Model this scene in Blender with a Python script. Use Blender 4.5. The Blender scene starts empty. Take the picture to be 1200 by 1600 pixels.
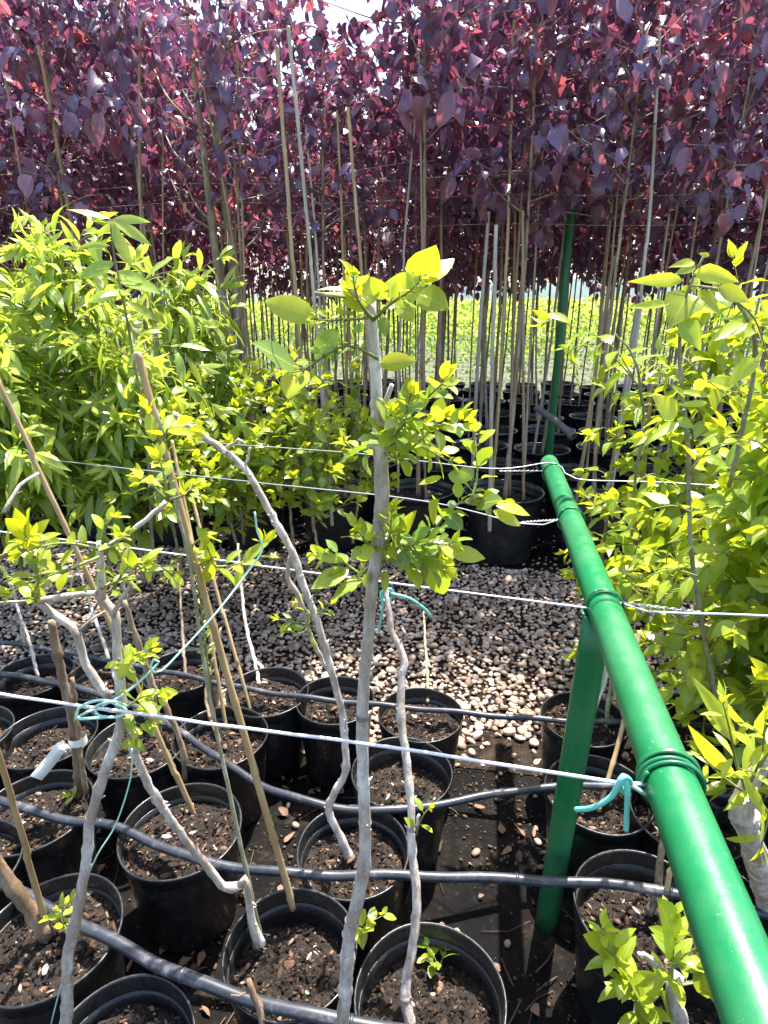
import bpy, math, random
import numpy as np
from mathutils import Vector

random.seed(11)
rng = np.random.default_rng(7)
R = math.radians
scene = bpy.context.scene
COL = scene.collection

# ------------------------------------------------------------------ camera
CAM_H = 1.45
PITCH = R(19.4)
FPX = 950.0
cam_d = bpy.data.cameras.new("camera")
cam = bpy.data.objects.new("camera", cam_d)
COL.objects.link(cam)
cam.location = (0, 0, CAM_H)
cam.rotation_euler = (R(90) - PITCH, 0, 0)
cam_d.sensor_fit = 'VERTICAL'
cam_d.angle = 2 * math.atan(800 / FPX)
cam_d.clip_start = 0.02
cam_d.clip_end = 3000
scene.camera = cam

# ------------------------------------------------------------------ light
SUN_EL, SUN_AZ = R(69), R(26)          # azimuth measured from +Y towards +X
w = bpy.data.worlds.new("World")
scene.world = w
w.use_nodes = True
nt = w.node_tree
bg = nt.nodes["Background"]
sky = nt.nodes.new("ShaderNodeTexSky")
sky.sky_type = 'NISHITA'
sky.sun_disc = False
sky.sun_elevation = SUN_EL
sky.sun_rotation = SUN_AZ
sky.air_density = 1.0
sky.dust_density = 2.0
nt.links.new(sky.outputs[0], bg.inputs[0])
bg.inputs[1].default_value = 0.15
sl = bpy.data.lights.new("sun", 'SUN')
sl.energy = 5.0
sl.angle = R(0.6)
sl.color = (1.0, 0.95, 0.87)
sun = bpy.data.objects.new("sun", sl)
COL.objects.link(sun)
sd = Vector((math.sin(SUN_AZ) * math.cos(SUN_EL), math.cos(SUN_AZ) * math.cos(SUN_EL), math.sin(SUN_EL)))
sun.rotation_euler = sd.to_track_quat('Z', 'Y').to_euler()
sun.location = (2, 5, 8)
vs = scene.view_settings
vs.view_transform = 'Standard'
vs.look = 'None'
vs.exposure = 1.85
vs.gamma = 1.0
scene.cycles.max_bounces = 8
scene.cycles.transparent_max_bounces = 4
scene.cycles.diffuse_bounces = 4
scene.cycles.glossy_bounces = 3
scene.cycles.transmission_bounces = 5
scene.cycles.use_denoising = True

# ------------------------------------------------------------------ picture geometry -> world
CP, SP = math.cos(PITCH), math.sin(PITCH)
def ray(px, py):
    x = (px - 600) / FPX
    y = (800 - py) / FPX
    return np.array([x, CP + y * SP, y * CP - SP])
def onz(px, py, z):
    d = ray(px, py)
    t = (z - CAM_H) / d[2]
    return np.array([d[0] * t, d[1] * t, z])
def aty(px, py, Y):
    d = ray(px, py)
    t = Y / d[1]
    return np.array([d[0] * t, Y, CAM_H + d[2] * t])
def pxsize(px, py, Y):
    return (Y / ray(px, py)[1]) / FPX          # metres per pixel there
ROW = R(9)
U = np.array([math.cos(ROW), -math.sin(ROW), 0.0])
V = np.array([math.sin(ROW), math.cos(ROW), 0.0])

# ------------------------------------------------------------------ mesh accumulation
def nrm(v):
    v = np.asarray(v, float)
    n = np.linalg.norm(v)
    return v / n if n > 1e-9 else np.array([0, 0, 1.0])

class MB:
    def __init__(s):
        s.v, s.q, s.t, s.uv, s.tone = [], [], [], [], []
        s.n = 0
    def add(s, verts, quads=None, tris=None, uv=None, tone=0.0):
        verts = np.asarray(verts, float).reshape(-1, 3)
        s.v.append(verts)
        if quads is not None and len(quads): s.q.append(np.asarray(quads, int) + s.n)
        if tris is not None and len(tris): s.t.append(np.asarray(tris, int) + s.n)
        s.uv.append(np.zeros((len(verts), 2)) if uv is None else uv)
        s.tone.append(np.full(len(verts), tone) if np.isscalar(tone) else np.asarray(tone, float))
        s.n += len(verts)
    def build(s, name, mat, parent=None, smooth=True):
        me = bpy.data.meshes.new(name)
        v = np.concatenate(s.v)
        q = np.concatenate(s.q) if s.q else np.zeros((0, 4), int)
        t = np.concatenate(s.t) if s.t else np.zeros((0, 3), int)
        loops = np.concatenate([q.ravel(), t.ravel()])
        starts = np.concatenate([np.arange(len(q)) * 4, len(q) * 4 + np.arange(len(t)) * 3])
        me.vertices.add(len(v)); me.vertices.foreach_set("co", v.ravel())
        me.loops.add(len(loops)); me.loops.foreach_set("vertex_index", loops)
        me.polygons.add(len(starts)); me.polygons.foreach_set("loop_start", starts)
        me.polygons.foreach_set("loop_total", np.concatenate([np.full(len(q), 4), np.full(len(t), 3)]))
        me.polygons.foreach_set("use_smooth", np.full(len(starts), smooth))
        uvl = me.uv_layers.new(name="UVMap")
        uvv = np.concatenate(s.uv)
        uvl.data.foreach_set("uv", uvv[loops].ravel())
        at = me.attributes.new("tone", 'FLOAT', 'POINT')
        at.data.foreach_set("value", np.concatenate(s.tone))
        me.update(); me.validate()
        me.materials.append(mat)
        o = bpy.data.objects.new(name, me)
        COL.objects.link(o)
        if parent is not None: o.parent = parent
        return o

def tag(o, label=None, cat=None, group=None, kind=None):
    if label: o["label"] = label
    if cat: o["category"] = cat
    if group: o["group"] = group
    if kind: o["kind"] = kind
    return o
def thing(name, label, cat, loc=(0, 0, 0), group=None, rz=0.0):
    o = bpy.data.objects.new(name, None)
    o.empty_display_size = 0.05
    COL.objects.link(o)
    o.location = loc; o.rotation_euler = (0, 0, rz)
    return tag(o, label, cat, group)
def dup(root, loc, rz=0.0, label=None, group=None, sc=None):
    r = root.copy(); COL.objects.link(r)
    r.location = loc; r.rotation_euler = (0, 0, rz)
    if sc is not None: r.scale = sc
    if label: r["label"] = label
    if group: r["group"] = group
    for ch in list(root.children):
        c = ch.copy(); COL.objects.link(c); c.parent = r
        for g in list(ch.children):
            d = g.copy(); COL.objects.link(d); d.parent = c
    return r

def smooth_path(pts, step=0.02, extra=None):
    """Catmull-Rom through the points; extra = per point scalars interpolated alike."""
    P = np.asarray(pts, float)
    E = np.asarray(extra, float) if extra is not None else np.zeros(len(P))
    if len(P) < 3:
        n = max(2, int(np.linalg.norm(P[-1] - P[0]) / step))
        f = np.linspace(0, 1, n + 1)[:, None]
        return P[0] + (P[-1] - P[0]) * f, E[0] + (E[-1] - E[0]) * f[:, 0]
    out, eo = [], []
    for i in range(len(P) - 1):
        p0 = P[i - 1] if i > 0 else 2 * P[0] - P[1]
        p3 = P[i + 2] if i + 2 < len(P) else 2 * P[-1] - P[-2]
        n = max(1, int(np.linalg.norm(P[i + 1] - P[i]) / step))
        for k in range(n):
            t = k / n
            a = 2 * P[i]; b = P[i + 1] - p0
            c = 2 * p0 - 5 * P[i] + 4 * P[i + 1] - p3
            d = -p0 + 3 * P[i] - 3 * P[i + 1] + p3
            out.append(0.5 * (a + b * t + c * t * t + d * t ** 3))
            eo.append(E[i] + (E[i + 1] - E[i]) * t)
    out.append(P[-1]); eo.append(E[-1])
    return np.array(out), np.array(eo)

def tube(mb, pts, rad, sides=8, cap=True, tone=0.0, rough=0.0):
    pts = np.asarray(pts, float)
    n = len(pts)
    rad = np.full(n, rad) if np.isscalar(rad) else np.asarray(rad, float)
    T = np.gradient(pts, axis=0)
    T /= np.maximum(np.linalg.norm(T, axis=1)[:, None], 1e-9)
    a = np.array([0, 0, 1.0]) if abs(T[0][2]) < 0.9 else np.array([1.0, 0, 0])
    X = nrm(np.cross(T[0], a))
    vs_ = []
    ang = np.linspace(0, 2 * math.pi, sides, endpoint=False)
    for i in range(n):
        X = nrm(X - T[i] * np.dot(X, T[i]))
        Y = np.cross(T[i], X)
        rr = np.full(sides, rad[i])
        if rough: rr = rr * (1 + rough * rng.normal(size=sides))
        vs_.append(pts[i] + np.outer(np.cos(ang) * rr, X) + np.outer(np.sin(ang) * rr, Y))
    v = np.concatenate(vs_)
    i = np.arange(n - 1)[:, None] * sides
    j = np.arange(sides)[None, :]
    j2 = (j + 1) % sides
    q = np.stack([i + j, i + j2, i + sides + j2, i + sides + j], -1).reshape(-1, 4)
    tris = None
    if cap:
        v = np.concatenate([v, pts[[0, -1]]])
        c0, c1 = n * sides, n * sides + 1
        e = (n - 1) * sides
        tris = [[c0, (k + 1) % sides, k] for k in range(sides)] + [[c1, e + k, e + (k + 1) % sides] for k in range(sides)]
    mb.add(v, q, tris, tone=tone)

def bark_tube(mb, pts, rads, step=0.02, sides=9, knob=0.12, wob=0.0015, buds=0.0):
    P, Rr = smooth_path(pts, step, rads)
    m = len(P)
    k = rng.normal(size=m) * knob * .7
    k = np.convolve(k, [.25, .5, .25], mode='same')
    spikes = (rng.random(m) < 0.07) * rng.uniform(.15, .35, m)
    P = P + rng.normal(size=P.shape) * wob
    tube(mb, P, Rr * (1 + k + spikes), sides, True, rough=0.04)
    if buds:
        L_ = m * step
        for q in range(int(L_ / buds)):
            i = random.randrange(1, m - 1)
            T = nrm(P[i + 1] - P[i - 1]); x = nrm(np.cross(T, rng.normal(size=3)))
            b0 = P[i] + x * Rr[i] * .7; d_ = nrm(x + T * .9); l_ = random.uniform(.004, .012)
            tube(mb, [b0, b0 + d_ * l_ * .5, b0 + d_ * l_], [Rr[i] * .34, Rr[i] * .26, Rr[i] * .08], 6)
            if random.random() < .35:      # pruning collar
                tube(mb, [P[i] - T * .004, P[i], P[i] + T * .004], [Rr[i] * 1.02, Rr[i] * 1.16, Rr[i] * 1.02], sides, False)
    return P

def lathe(mb, prof, sides=32, c=(0, 0, 0), wob=0.0):
    """prof: list of (r, z)"""
    prof = np.asarray(prof, float)
    ang = np.linspace(0, 2 * math.pi, sides, endpoint=False)
    f = 1 + wob * np.cos(2 * ang + 0.7)
    v = np.stack([np.outer(prof[:, 0], np.cos(ang) * f), np.outer(prof[:, 0], np.sin(ang) / f), np.repeat(prof[:, 1][:, None], sides, 1)], -1).reshape(-1, 3) + np.array(c)
    n = len(prof)
    i = np.arange(n - 1)[:, None] * sides
    j = np.arange(sides)[None, :]
    j2 = (j + 1) % sides
    q = np.stack([i + j, i + j2, i + sides + j2, i + sides + j], -1).reshape(-1, 4)
    mb.add(v, q)

# ------------------------------------------------------------------ leaves
LEAF = {   # stations along the blade, half width at each
    'oval':  ([0, .10, .28, .5, .72, .9, 1], [.03, .52, .92, 1.0, .78, .34, .01]),
    'ovate': ([0, .08, .25, .45, .68, .88, 1], [.04, .55, 1.0, .93, .62, .22, .01]),
    'lance': ([0, .12, .3, .52, .75, .9, 1], [.05, .45, .85, 1.0, .68, .28, .01]),
    'maple': ([0, .12, .2, .38, .5, .62, .78, .88, 1], [.3, .95, .6, 1.25, .72, .95, .3, .2, .01]),
    'low':   ([0, .25, .6, 1], [.05, 1.0, .8, .01]),
}
def leaves(mb, kind, base, D, N, L, W, droop, fold, tone, wave=0.0):
    """all arrays of n leaves; W = half width"""
    base = np.asarray(base, float); n = len(base)
    if n == 0: return
    D = np.asarray(D, float); D = D / np.linalg.norm(D, axis=1)[:, None]
    N = np.asarray(N, float)
    N = N - D * (N * D).sum(1)[:, None]
    N = N / np.maximum(np.linalg.norm(N, axis=1)[:, None], 1e-6)
    S = np.cross(D, N)
    st, wd = LEAF[kind]
    st = np.array(st); wd = np.array(wd); m = len(st)
    L = np.broadcast_to(np.asarray(L, float), (n,)); W = np.broadcast_to(np.asarray(W, float), (n,))
    droop = np.broadcast_to(np.asarray(droop, float), (n,)); fold = np.broadcast_to(np.asarray(fold, float), (n,))
    tone = np.broadcast_to(np.asarray(tone, float), (n,))
    vv = np.zeros((n, m, 3, 3)); uv = np.zeros((n, m, 3, 2))
    ph = rng.uniform(0, 6.28, (n, 1))
    # arc bending: centre line in the plane of D and N
    th = droop[:, None] * st[None, :] ** 1.3
    seg = np.diff(st, prepend=0)[None, :]
    cx = np.cumsum(np.cos(th) * seg, 1) * L[:, None]
    cz = -np.cumsum(np.sin(th) * seg, 1) * L[:, None]
    twist = rng.normal(size=(n, 1)) * 0.25
    for k, s in enumerate((-1, 0, 1)):
        wk = W[:, None] * wd[None, :] * s
        up = np.abs(wk) * fold[:, None] + (wave * W[:, None] * np.sin(st[None, :] * 9 + ph + s * 1.3) * abs(s)) + wk * twist * st[None, :]
        p = base[:, None, :] + D[:, None, :] * cx[..., None] + N[:, None, :] * (cz + up)[..., None] + S[:, None, :] * wk[..., None]
        vv[:, :, k] = p
        uv[:, :, k, 0] = 0.5 + 0.5 * s
        uv[:, :, k, 1] = st
    o = (np.arange(n) * m * 3)[:, None, None]
    i = np.arange(m - 1)[None, :, None] * 3
    k = np.arange(2)[None, None, :]
    a = o + i + k
    q = np.stack([a, a + 1, a + 4, a + 3], -1).reshape(-1, 4)
    mb.add(vv.reshape(-1, 3), q, None, uv.reshape(-1, 2), np.repeat(tone, m * 3))

def rv(n): 
    v = rng.normal(size=(n, 3))
    return v / np.linalg.norm(v, axis=1)[:, None]

def shoot(stem, leaf, pts, r0, r1, kind='oval', L=.05, W=.017, spacing=.022, spread=(40, 70), start=.08,
          droop=.5, fold=.25, tone=(0, .4), tip_tone=.9, opp=False, tipn=5, Lvar=.25, wave=.08, grav=0.0, faceup=.8, petiole=.006):
    P, _ = smooth_path(pts, .012)
    m = len(P)
    rr = np.linspace(r0, r1, m)
    if stem is not None: tube(stem, P, rr, 6)
    seg = np.linalg.norm(np.diff(P, axis=0), axis=1)
    s = np.concatenate([[0], np.cumsum(seg)])
    tot = s[-1]
    T = np.gradient(P, axis=0); T /= np.linalg.norm(T, axis=1)[:, None] + 1e-9
    B, D, N, LL, TT = [], [], [], [], []
    d = start * tot
    az = random.uniform(0, 6.28)
    while d < tot:
        i = min(m - 1, int(np.searchsorted(s, d)))
        f = d / tot
        t = T[i]
        a = nrm(np.cross(t, [0.3, 0.2, 1.0])); b = np.cross(t, a)
        for k in range(2 if opp else 1):
            A = az + k * math.pi
            rad = a * math.cos(A) + b * math.sin(A)
            sp = R(random.uniform(*spread)) * (1.15 - .55 * f)
            dr = nrm(t * math.cos(sp) + rad * math.sin(sp) + np.array([0, 0, -grav]) + rng.normal(size=3) * .12)
            up = nrm(np.array([0, 0, faceup]) + t * .5 + rng.normal(size=3) * .3)
            B.append(P[i] + rad * (rr[i] * .8) + dr * 0.0); D.append(dr); N.append(up)
            LL.append(L * random.uniform(1 - Lvar, 1 + Lvar) * (1 - .45 * f ** 3))
            TT.append(tone[0] + (tone[1] - tone[0]) * random.random() + (tip_tone - tone[1]) * max(0, f - .6) / .4)
        az += 2.4 if not opp else 1.571
        d += spacing * random.uniform(.7, 1.3)
    for k in range(tipn):
        t = T[-1]
        dr = nrm(t + rng.normal(size=3) * .38)
        B.append(P[-1]); D.append(dr); N.append(nrm(np.cross(np.cross(dr, rv(1)[0]), dr))); LL.append(L * random.uniform(.4, .75)); TT.append(tip_tone)
    n = len(B)
    B = np.array(B); D = np.array(D); N = np.array(N); LL = np.array(LL)
    if stem is not None and petiole > 0:
        for k in range(n):
            tube(stem, [B[k] - D[k] * .001, B[k] + D[k] * petiole], max(.0006, r1 * .5), 3, False)
        B = B + D * petiole * .9
    leaves(leaf, kind, B, D, N, LL, LL * (W / L), rng.uniform(.3, 1.3, n) * droop, rng.uniform(.4, 1.4, n) * fold, np.clip(TT, 0, 1), wave)

# ------------------------------------------------------------------ materials
def mat(name):
    m = bpy.data.materials.new(name); m.use_nodes = True
    return m, m.node_tree, m.node_tree.nodes["Principled BSDF"]
def ramp(nt, stops, fac=None, interp='LINEAR'):
    r = nt.nodes.new("ShaderNodeValToRGB"); r.color_ramp.interpolation = interp
    el = r.color_ramp.elements
    while len(el) > 1: el.remove(el[-1])
    el[0].position = stops[0][0]; el[0].color = (*stops[0][1], 1)
    for p, c in stops[1:]:
        e = el.new(p); e.color = (*c, 1)
    if fac is not None: nt.links.new(fac, r.inputs[0])
    return r
def noise(nt, scale, detail=5, rough=.6, coord='Object', stretch=None, vec=None):
    n = nt.nodes.new("ShaderNodeTexNoise")
    n.inputs["Scale"].default_value = scale; n.inputs["Detail"].default_value = detail; n.inputs["Roughness"].default_value = rough
    tc = nt.nodes.new("ShaderNodeTexCoord")
    src = tc.outputs[coord]
    if stretch:
        mp = nt.nodes.new("ShaderNodeMapping"); mp.inputs["Scale"].default_value = stretch
        nt.links.new(src, mp.inputs[0]); src = mp.outputs[0]
    nt.links.new(src, n.inputs["Vector"])
    return n
def bump(nt, p, h, strength=.3, dist=.01):
    b = nt.nodes.new("ShaderNodeBump"); b.inputs["Strength"].default_value = strength; b.inputs["Distance"].default_value = dist
    nt.links.new(h, b.inputs["Height"]); nt.links.new(b.outputs[0], p.inputs["Normal"])
    return b
def math_(nt, op, a, b=None, clamp=False):
    m = nt.nodes.new("ShaderNodeMath"); m.operation = op; m.use_clamp = clamp
    for i, x in enumerate((a, b)):
        if x is None: continue
        if isinstance(x, (int, float)): m.inputs[i].default_value = x
        else: nt.links.new(x, m.inputs[i])
    return m.outputs[0]
def mixc(nt, fac, a, b, mode='MIX'):
    m = nt.nodes.new("ShaderNodeMix"); m.data_type = 'RGBA'; m.blend_type = mode
    if isinstance(fac, (int, float)): m.inputs[0].default_value = fac
    else: nt.links.new(fac, m.inputs[0])
    for i, x in ((6, a), (7, b)):
        if isinstance(x, tuple): m.inputs[i].default_value = (*x, 1)
        else: nt.links.new(x, m.inputs[i])
    return m.outputs[2]

def leaf_mat(name, cols, young, trans, tyoung, tr=.45, rough=.4, spec=.5, vein=.35):
    m, nt, p = mat(name)
    g = nt.nodes.new("ShaderNodeNewGeometry")
    at = nt.nodes.new("ShaderNodeAttribute"); at.attribute_name = "tone"
    rp = ramp(nt, [(i / (len(cols) - 1), c) for i, c in enumerate(cols)], g.outputs["Random Per Island"])
    base = mixc(nt, at.outputs["Fac"], rp.outputs[0], young)
    # veins from the blade's own coordinates
    uv = nt.nodes.new("ShaderNodeTexCoord")
    sx = nt.nodes.new("ShaderNodeSeparateXYZ"); nt.links.new(uv.outputs["UV"], sx.inputs[0])
    u = math_(nt, 'ABSOLUTE', math_(nt, 'SUBTRACT', sx.outputs[0], .5))
    mid = math_(nt, 'LESS_THAN', u, .035)
    ph = math_(nt, 'SUBTRACT', math_(nt, 'MULTIPLY', sx.outputs[1], 9.0), math_(nt, 'MULTIPLY', u, 5.0))
    side = math_(nt, 'LESS_THAN', math_(nt, 'ABSOLUTE', math_(nt, 'SUBTRACT', math_(nt, 'FRACT', ph), .5)), .05)
    vn = math_(nt, 'MAXIMUM', mid, math_(nt, 'MULTIPLY', side, .45))
    vf = math_(nt, 'MULTIPLY', vn, vein)
    lightc = tuple(min(1, c * 1.8 + .06) for c in young)
    base = mixc(nt, vf, base, lightc)
    ns = noise(nt, 60, 3)
    base = mixc(nt, .5, base, mixc(nt, ns.outputs[0], (.2, .2, .2), (.8, .8, .8)), 'OVERLAY')
    bl = noise(nt, 130, 2, .5)
    bm_ = ramp(nt, [(.70, (0, 0, 0)), (.735, (.8, .8, .8))], bl.outputs[0])
    base = mixc(nt, bm_.outputs[0], base, (.16, .11, .04))
    nt.links.new(base, p.inputs["Base Color"])
    p.inputs["Roughness"].default_value = rough
    p.inputs["Specular IOR Level"].default_value = spec
    t = nt.nodes.new("ShaderNodeBsdfTranslucent")
    tc = mixc(nt, at.outputs["Fac"], trans, tyoung)
    tc = mixc(nt, math_(nt, 'MULTIPLY', vn, .3), tc, tuple(c * .45 for c in trans))
    bright = math_(nt, 'ADD', .5, math_(nt, 'MULTIPLY', g.outputs["Random Per Island"], .7))
    tb = nt.nodes.new("ShaderNodeVectorMath"); tb.operation = 'SCALE'
    nt.links.new(tc, tb.inputs[0]); nt.links.new(bright, tb.inputs["Scale"])
    nt.links.new(tb.outputs[0], t.inputs[0])
    mx = nt.nodes.new("ShaderNodeMixShader"); mx.inputs[0].default_value = tr
    nt.links.new(p.outputs[0], mx.inputs[1]); nt.links.new(t.outputs[0], mx.inputs[2])
    nt.links.new(mx.outputs[0], nt.nodes["Material Output"].inputs[0])
    bump(nt, p, vn, .25, .001)
    return m

M = {}
M['peach'] = leaf_mat('narrow_leaf', [(.06, .13, .02), (.13, .23, .03), (.19, .31, .04), (.15, .27, .05)], (.34, .40, .06), (.46, .64, .04), (.74, .82, .10), .42, .27, .7)
M['round'] = leaf_mat('round_leaf', [(.05, .11, .02), (.09, .18, .03), (.14, .24, .03), (.11, .20, .04)], (.34, .38, .02), (.36, .54, .03), (.85, .85, .02), .42, .33, .6)
M['broad'] = leaf_mat('broad_leaf', [(.06, .13, .015), (.10, .20, .02), (.16, .27, .02), (.12, .23, .03)], (.36, .42, .03), (.42, .62, .02), (.85, .88, .03), .44, .32, .6)
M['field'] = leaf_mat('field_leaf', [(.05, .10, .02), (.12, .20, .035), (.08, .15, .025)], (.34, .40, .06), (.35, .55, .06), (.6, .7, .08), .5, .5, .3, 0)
M['plum'] = leaf_mat('plum_leaf', [(.115, .06, .125), (.17, .10, .20), (.12, .095, .19), (.15, .075, .13), (.075, .055, .065)], (.24, .10, .13), (.18, .055, .13), (.75, .15, .16), .38, .34, .8, .25)

def bark_mat(name, a, b, c, scale=30):
    m, nt, p = mat(name)
    n1 = noise(nt, scale, 8, .72, stretch=(1, 1, .22))
    n2 = noise(nt, scale * .12, 4, .7)
    n3 = noise(nt, scale * 2.2, 2)
    r = ramp(nt, [(.34, a), (.47, b), (.62, c)], n1.outputs[0])
    pt = ramp(nt, [(.42, (0, 0, 0)), (.60, (.75, .75, .75))], n2.outputs[0])
    base = mixc(nt, pt.outputs[0], r.outputs[0], tuple(x * y for x, y in zip(b, (.55, .48, .38))))
    sp = ramp(nt, [(.66, (0, 0, 0)), (.70, (1, 1, 1))], n3.outputs[0])      # lenticels
    base = mixc(nt, math_(nt, 'MULTIPLY', sp.outputs[0], .6), base, tuple(x * .35 for x in a))
    nt.links.new(base, p.inputs["Base Color"])
    p.inputs["Roughness"].default_value = .7
    bump(nt, p, n1.outputs[0], .9, .006)
    return m
M['bark'] = bark_mat('grey_bark', (.24, .185, .15), (.47, .40, .35), (.70, .64, .60), 70)
M['barkg'] = bark_mat('young_bark', (.14, .15, .08), (.24, .24, .14), (.38, .36, .26), 70)
M['barkd'] = bark_mat('brown_bark', (.12, .075, .045), (.22, .145, .09), (.36, .26, .17), 60)
M['trunk'] = bark_mat('trunk_bark', (.15, .10, .065), (.30, .22, .145), (.48, .40, .30), 25)
M['twig'] = bark_mat('green_twig', (.14, .18, .04), (.22, .26, .07), (.30, .32, .10), 50)

def cane_mat(name, a, b, spec=.4):
    m, nt, p = mat(name)
    n1 = noise(nt, 40, 4, .6, stretch=(1, 1, .06))
    r = ramp(nt, [(.3, a), (.65, b)], n1.outputs[0])
    n2 = noise(nt, 9, 3)
    base = mixc(nt, math_(nt, 'MULTIPLY', n2.outputs[0], .6), r.outputs[0], tuple(x * .55 for x in a))
    nt.links.new(base, p.inputs["Base Color"]); p.inputs["Roughness"].default_value = .5
    bump(nt, p, n1.outputs[0], .25, .002)
    return m
M['cane'] = cane_mat('bamboo', (.30, .19, .08), (.52, .37, .19))
M['cane2'] = cane_mat('pale_bamboo', (.34, .28, .22), (.62, .56, .48))
M['cane3'] = cane_mat('brown_bamboo', (.24, .15, .08), (.42, .29, .17))

m, nt, p = mat('black_plastic'); M['plastic'] = m
n = noise(nt, 14, 8, .75); n2 = noise(nt, 120, 3)
r = ramp(nt, [(.40, (.008, .009, .010)), (.58, (.016, .016, .017)), (.68, (.06, .048, .036)), (.80, (.16, .13, .10))], n.outputs[0])
nt.links.new(r.outputs[0], p.inputs["Base Color"])
r2 = ramp(nt, [(.35, (.22, .22, .22)), (.7, (.48, .48, .48))], n2.outputs[0]); nt.links.new(r2.outputs[0], p.inputs["Roughness"])
bump(nt, p, n2.outputs[0], .12, .001)

m, nt, p = mat('hose_plastic'); M['hose'] = m
n = noise(nt, 16, 8, .8); n2 = noise(nt, 7, 3)
r = ramp(nt, [(.38, (.012, .014, .02)), (.55, (.030, .033, .042)), (.66, (.12, .11, .11)), (.78, (.40, .38, .38))], n.outputs[0])
nt.links.new(r.outputs[0], p.inputs["Base Color"]); p.inputs["Roughness"].default_value = .42
bump(nt, p, n.outputs[0], .15, .001)

m, nt, p = mat('green_paint'); M['green'] = m
n = noise(nt, 5, 4); n2 = noise(nt, 190, 2); n3 = noise(nt, 22, 8, .8); n4 = noise(nt, 3.5, 5, .7); n5 = noise(nt, 60, 3, .6, stretch=(1, .12, 1))
base = mixc(nt, n.outputs[0], (.002, .095, .028), (.004, .155, .048))
dust = ramp(nt, [(.45, (0, 0, 0)), (.75, (.38, .38, .38))], n4.outputs[0])
base = mixc(nt, dust.outputs[0], base, (.10, .22, .11))
sp = ramp(nt, [(.68, (0, 0, 0)), (.72, (1, 1, 1))], n2.outputs[0])
base = mixc(nt, math_(nt, 'MULTIPLY', sp.outputs[0], .22), base, (.35, .45, .36))
dd = ramp(nt, [(.60, (0, 0, 0)), (.66, (1, 1, 1))], n3.outputs[0])
base = mixc(nt, math_(nt, 'MULTIPLY', dd.outputs[0], .5), base, (.05, .085, .05))
sc = ramp(nt, [(.70, (0, 0, 0)), (.73, (1, 1, 1))], n5.outputs[0])
base = mixc(nt, math_(nt, 'MULTIPLY', sc.outputs[0], .35), base, (.30, .38, .30))
nt.links.new(base, p.inputs["Base Color"])
rr = ramp(nt, [(.3, (.20, .20, .20)), (.7, (.55, .55, .55))], n3.outputs[0]); nt.links.new(rr.outputs[0], p.inputs["Roughness"])
bump(nt, p, n3.outputs[0], .2, .003)

def plain(name, col, rough=.5, scale=50, amt=.3, metal=0.0):
    m, nt, p = mat(name)
    n = noise(nt, scale, 4)
    base = mixc(nt, n.outputs[0], tuple(c * (1 - amt) for c in col), tuple(min(1, c * (1 + amt)) for c in col))
    nt.links.new(base, p.inputs["Base Color"]); p.inputs["Roughness"].default_value = rough; p.inputs["Metallic"].default_value = metal
    bump(nt, p, n.outputs[0], .1, .001)
    return m
M['wire'] = plain('white_wire_coat', (.60, .58, .62), .45, 40, .15)
M['steel'] = plain('galvanised_wire', (.42, .43, .44), .4, 60, .2, .6)
M['gwire'] = plain('green_wire_coat', (.01, .13, .05), .35, 60, .25)
M['mint'] = plain('mint_tube', (.16, .55, .46), .35, 80, .15)
M['palemint'] = plain('pale_mint_twine', (.36, .60, .50), .45, 80, .15)
M['tape'] = plain('white_tape', (.62, .60, .54), .55, 60, .2)
M['greytube'] = plain('grey_tube', (.10, .11, .11), .5, 20, .35)
M['dirt'] = plain('twig_litter', (.075, .045, .027), .9, 25, .8)

m, nt, p = mat('potting_soil'); M['soil'] = m
n = noise(nt, 45, 8, .75); n2 = noise(nt, 11, 4); vo = nt.nodes.new("ShaderNodeTexVoronoi"); vo.inputs["Scale"].default_value = 110
tc = nt.nodes.new("ShaderNodeTexCoord"); nt.links.new(tc.outputs["Object"], vo.inputs["Vector"])
r = ramp(nt, [(.36, (.006, .0035, .002)), (.50, (.018, .010, .006)), (.61, (.060, .034, .018)), (.72, (.15, .09, .048)), (.84, (.38, .28, .18))], n.outputs[0])
base = mixc(nt, math_(nt, 'MULTIPLY', n2.outputs[0], .5), r.outputs[0], (.02, .012, .007))
g = nt.nodes.new("ShaderNodeNewGeometry"); at = nt.nodes.new("ShaderNodeAttribute"); at.attribute_name = "tone"
chips = ramp(nt, [(0, (.006, .0035, .002)), (.5, (.022, .012, .007)), (.72, (.07, .035, .018)), (.88, (.19, .10, .055)), (.96, (.40, .28, .19)), (1, (.62, .56, .48))], g.outputs["Random Per Island"])
base = mixc(nt, at.outputs["Fac"], base, chips.outputs[0])
nt.links.new(base, p.inputs["Base Color"]); p.inputs["Roughness"].default_value = .9
bump(nt, p, n.outputs[0], 1.0, .02)

m, nt, p = mat('ground_fabric'); M['fabric'] = m
n = noise(nt, 7, 7, .7); n2 = noise(nt, 55, 6, .7)
r = ramp(nt, [(.42, (.0035, .0035, .004)), (.56, (.008, .0065, .0055)), (.70, (.04, .028, .02))], n.outputs[0])
r2 = ramp(nt, [(.58, (0, 0, 0)), (.72, (1, 1, 1))], n2.outputs[0])
base = mixc(nt, math_(nt, 'MULTIPLY', r2.outputs[0], .45), r.outputs[0], (.07, .052, .038))
nt.links.new(base, p.inputs["Base Color"]); p.inputs["Roughness"].default_value = .9; p.inputs["Specular IOR Level"].default_value = .12
bump(nt, p, n2.outputs[0], .8, .012)

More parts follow.
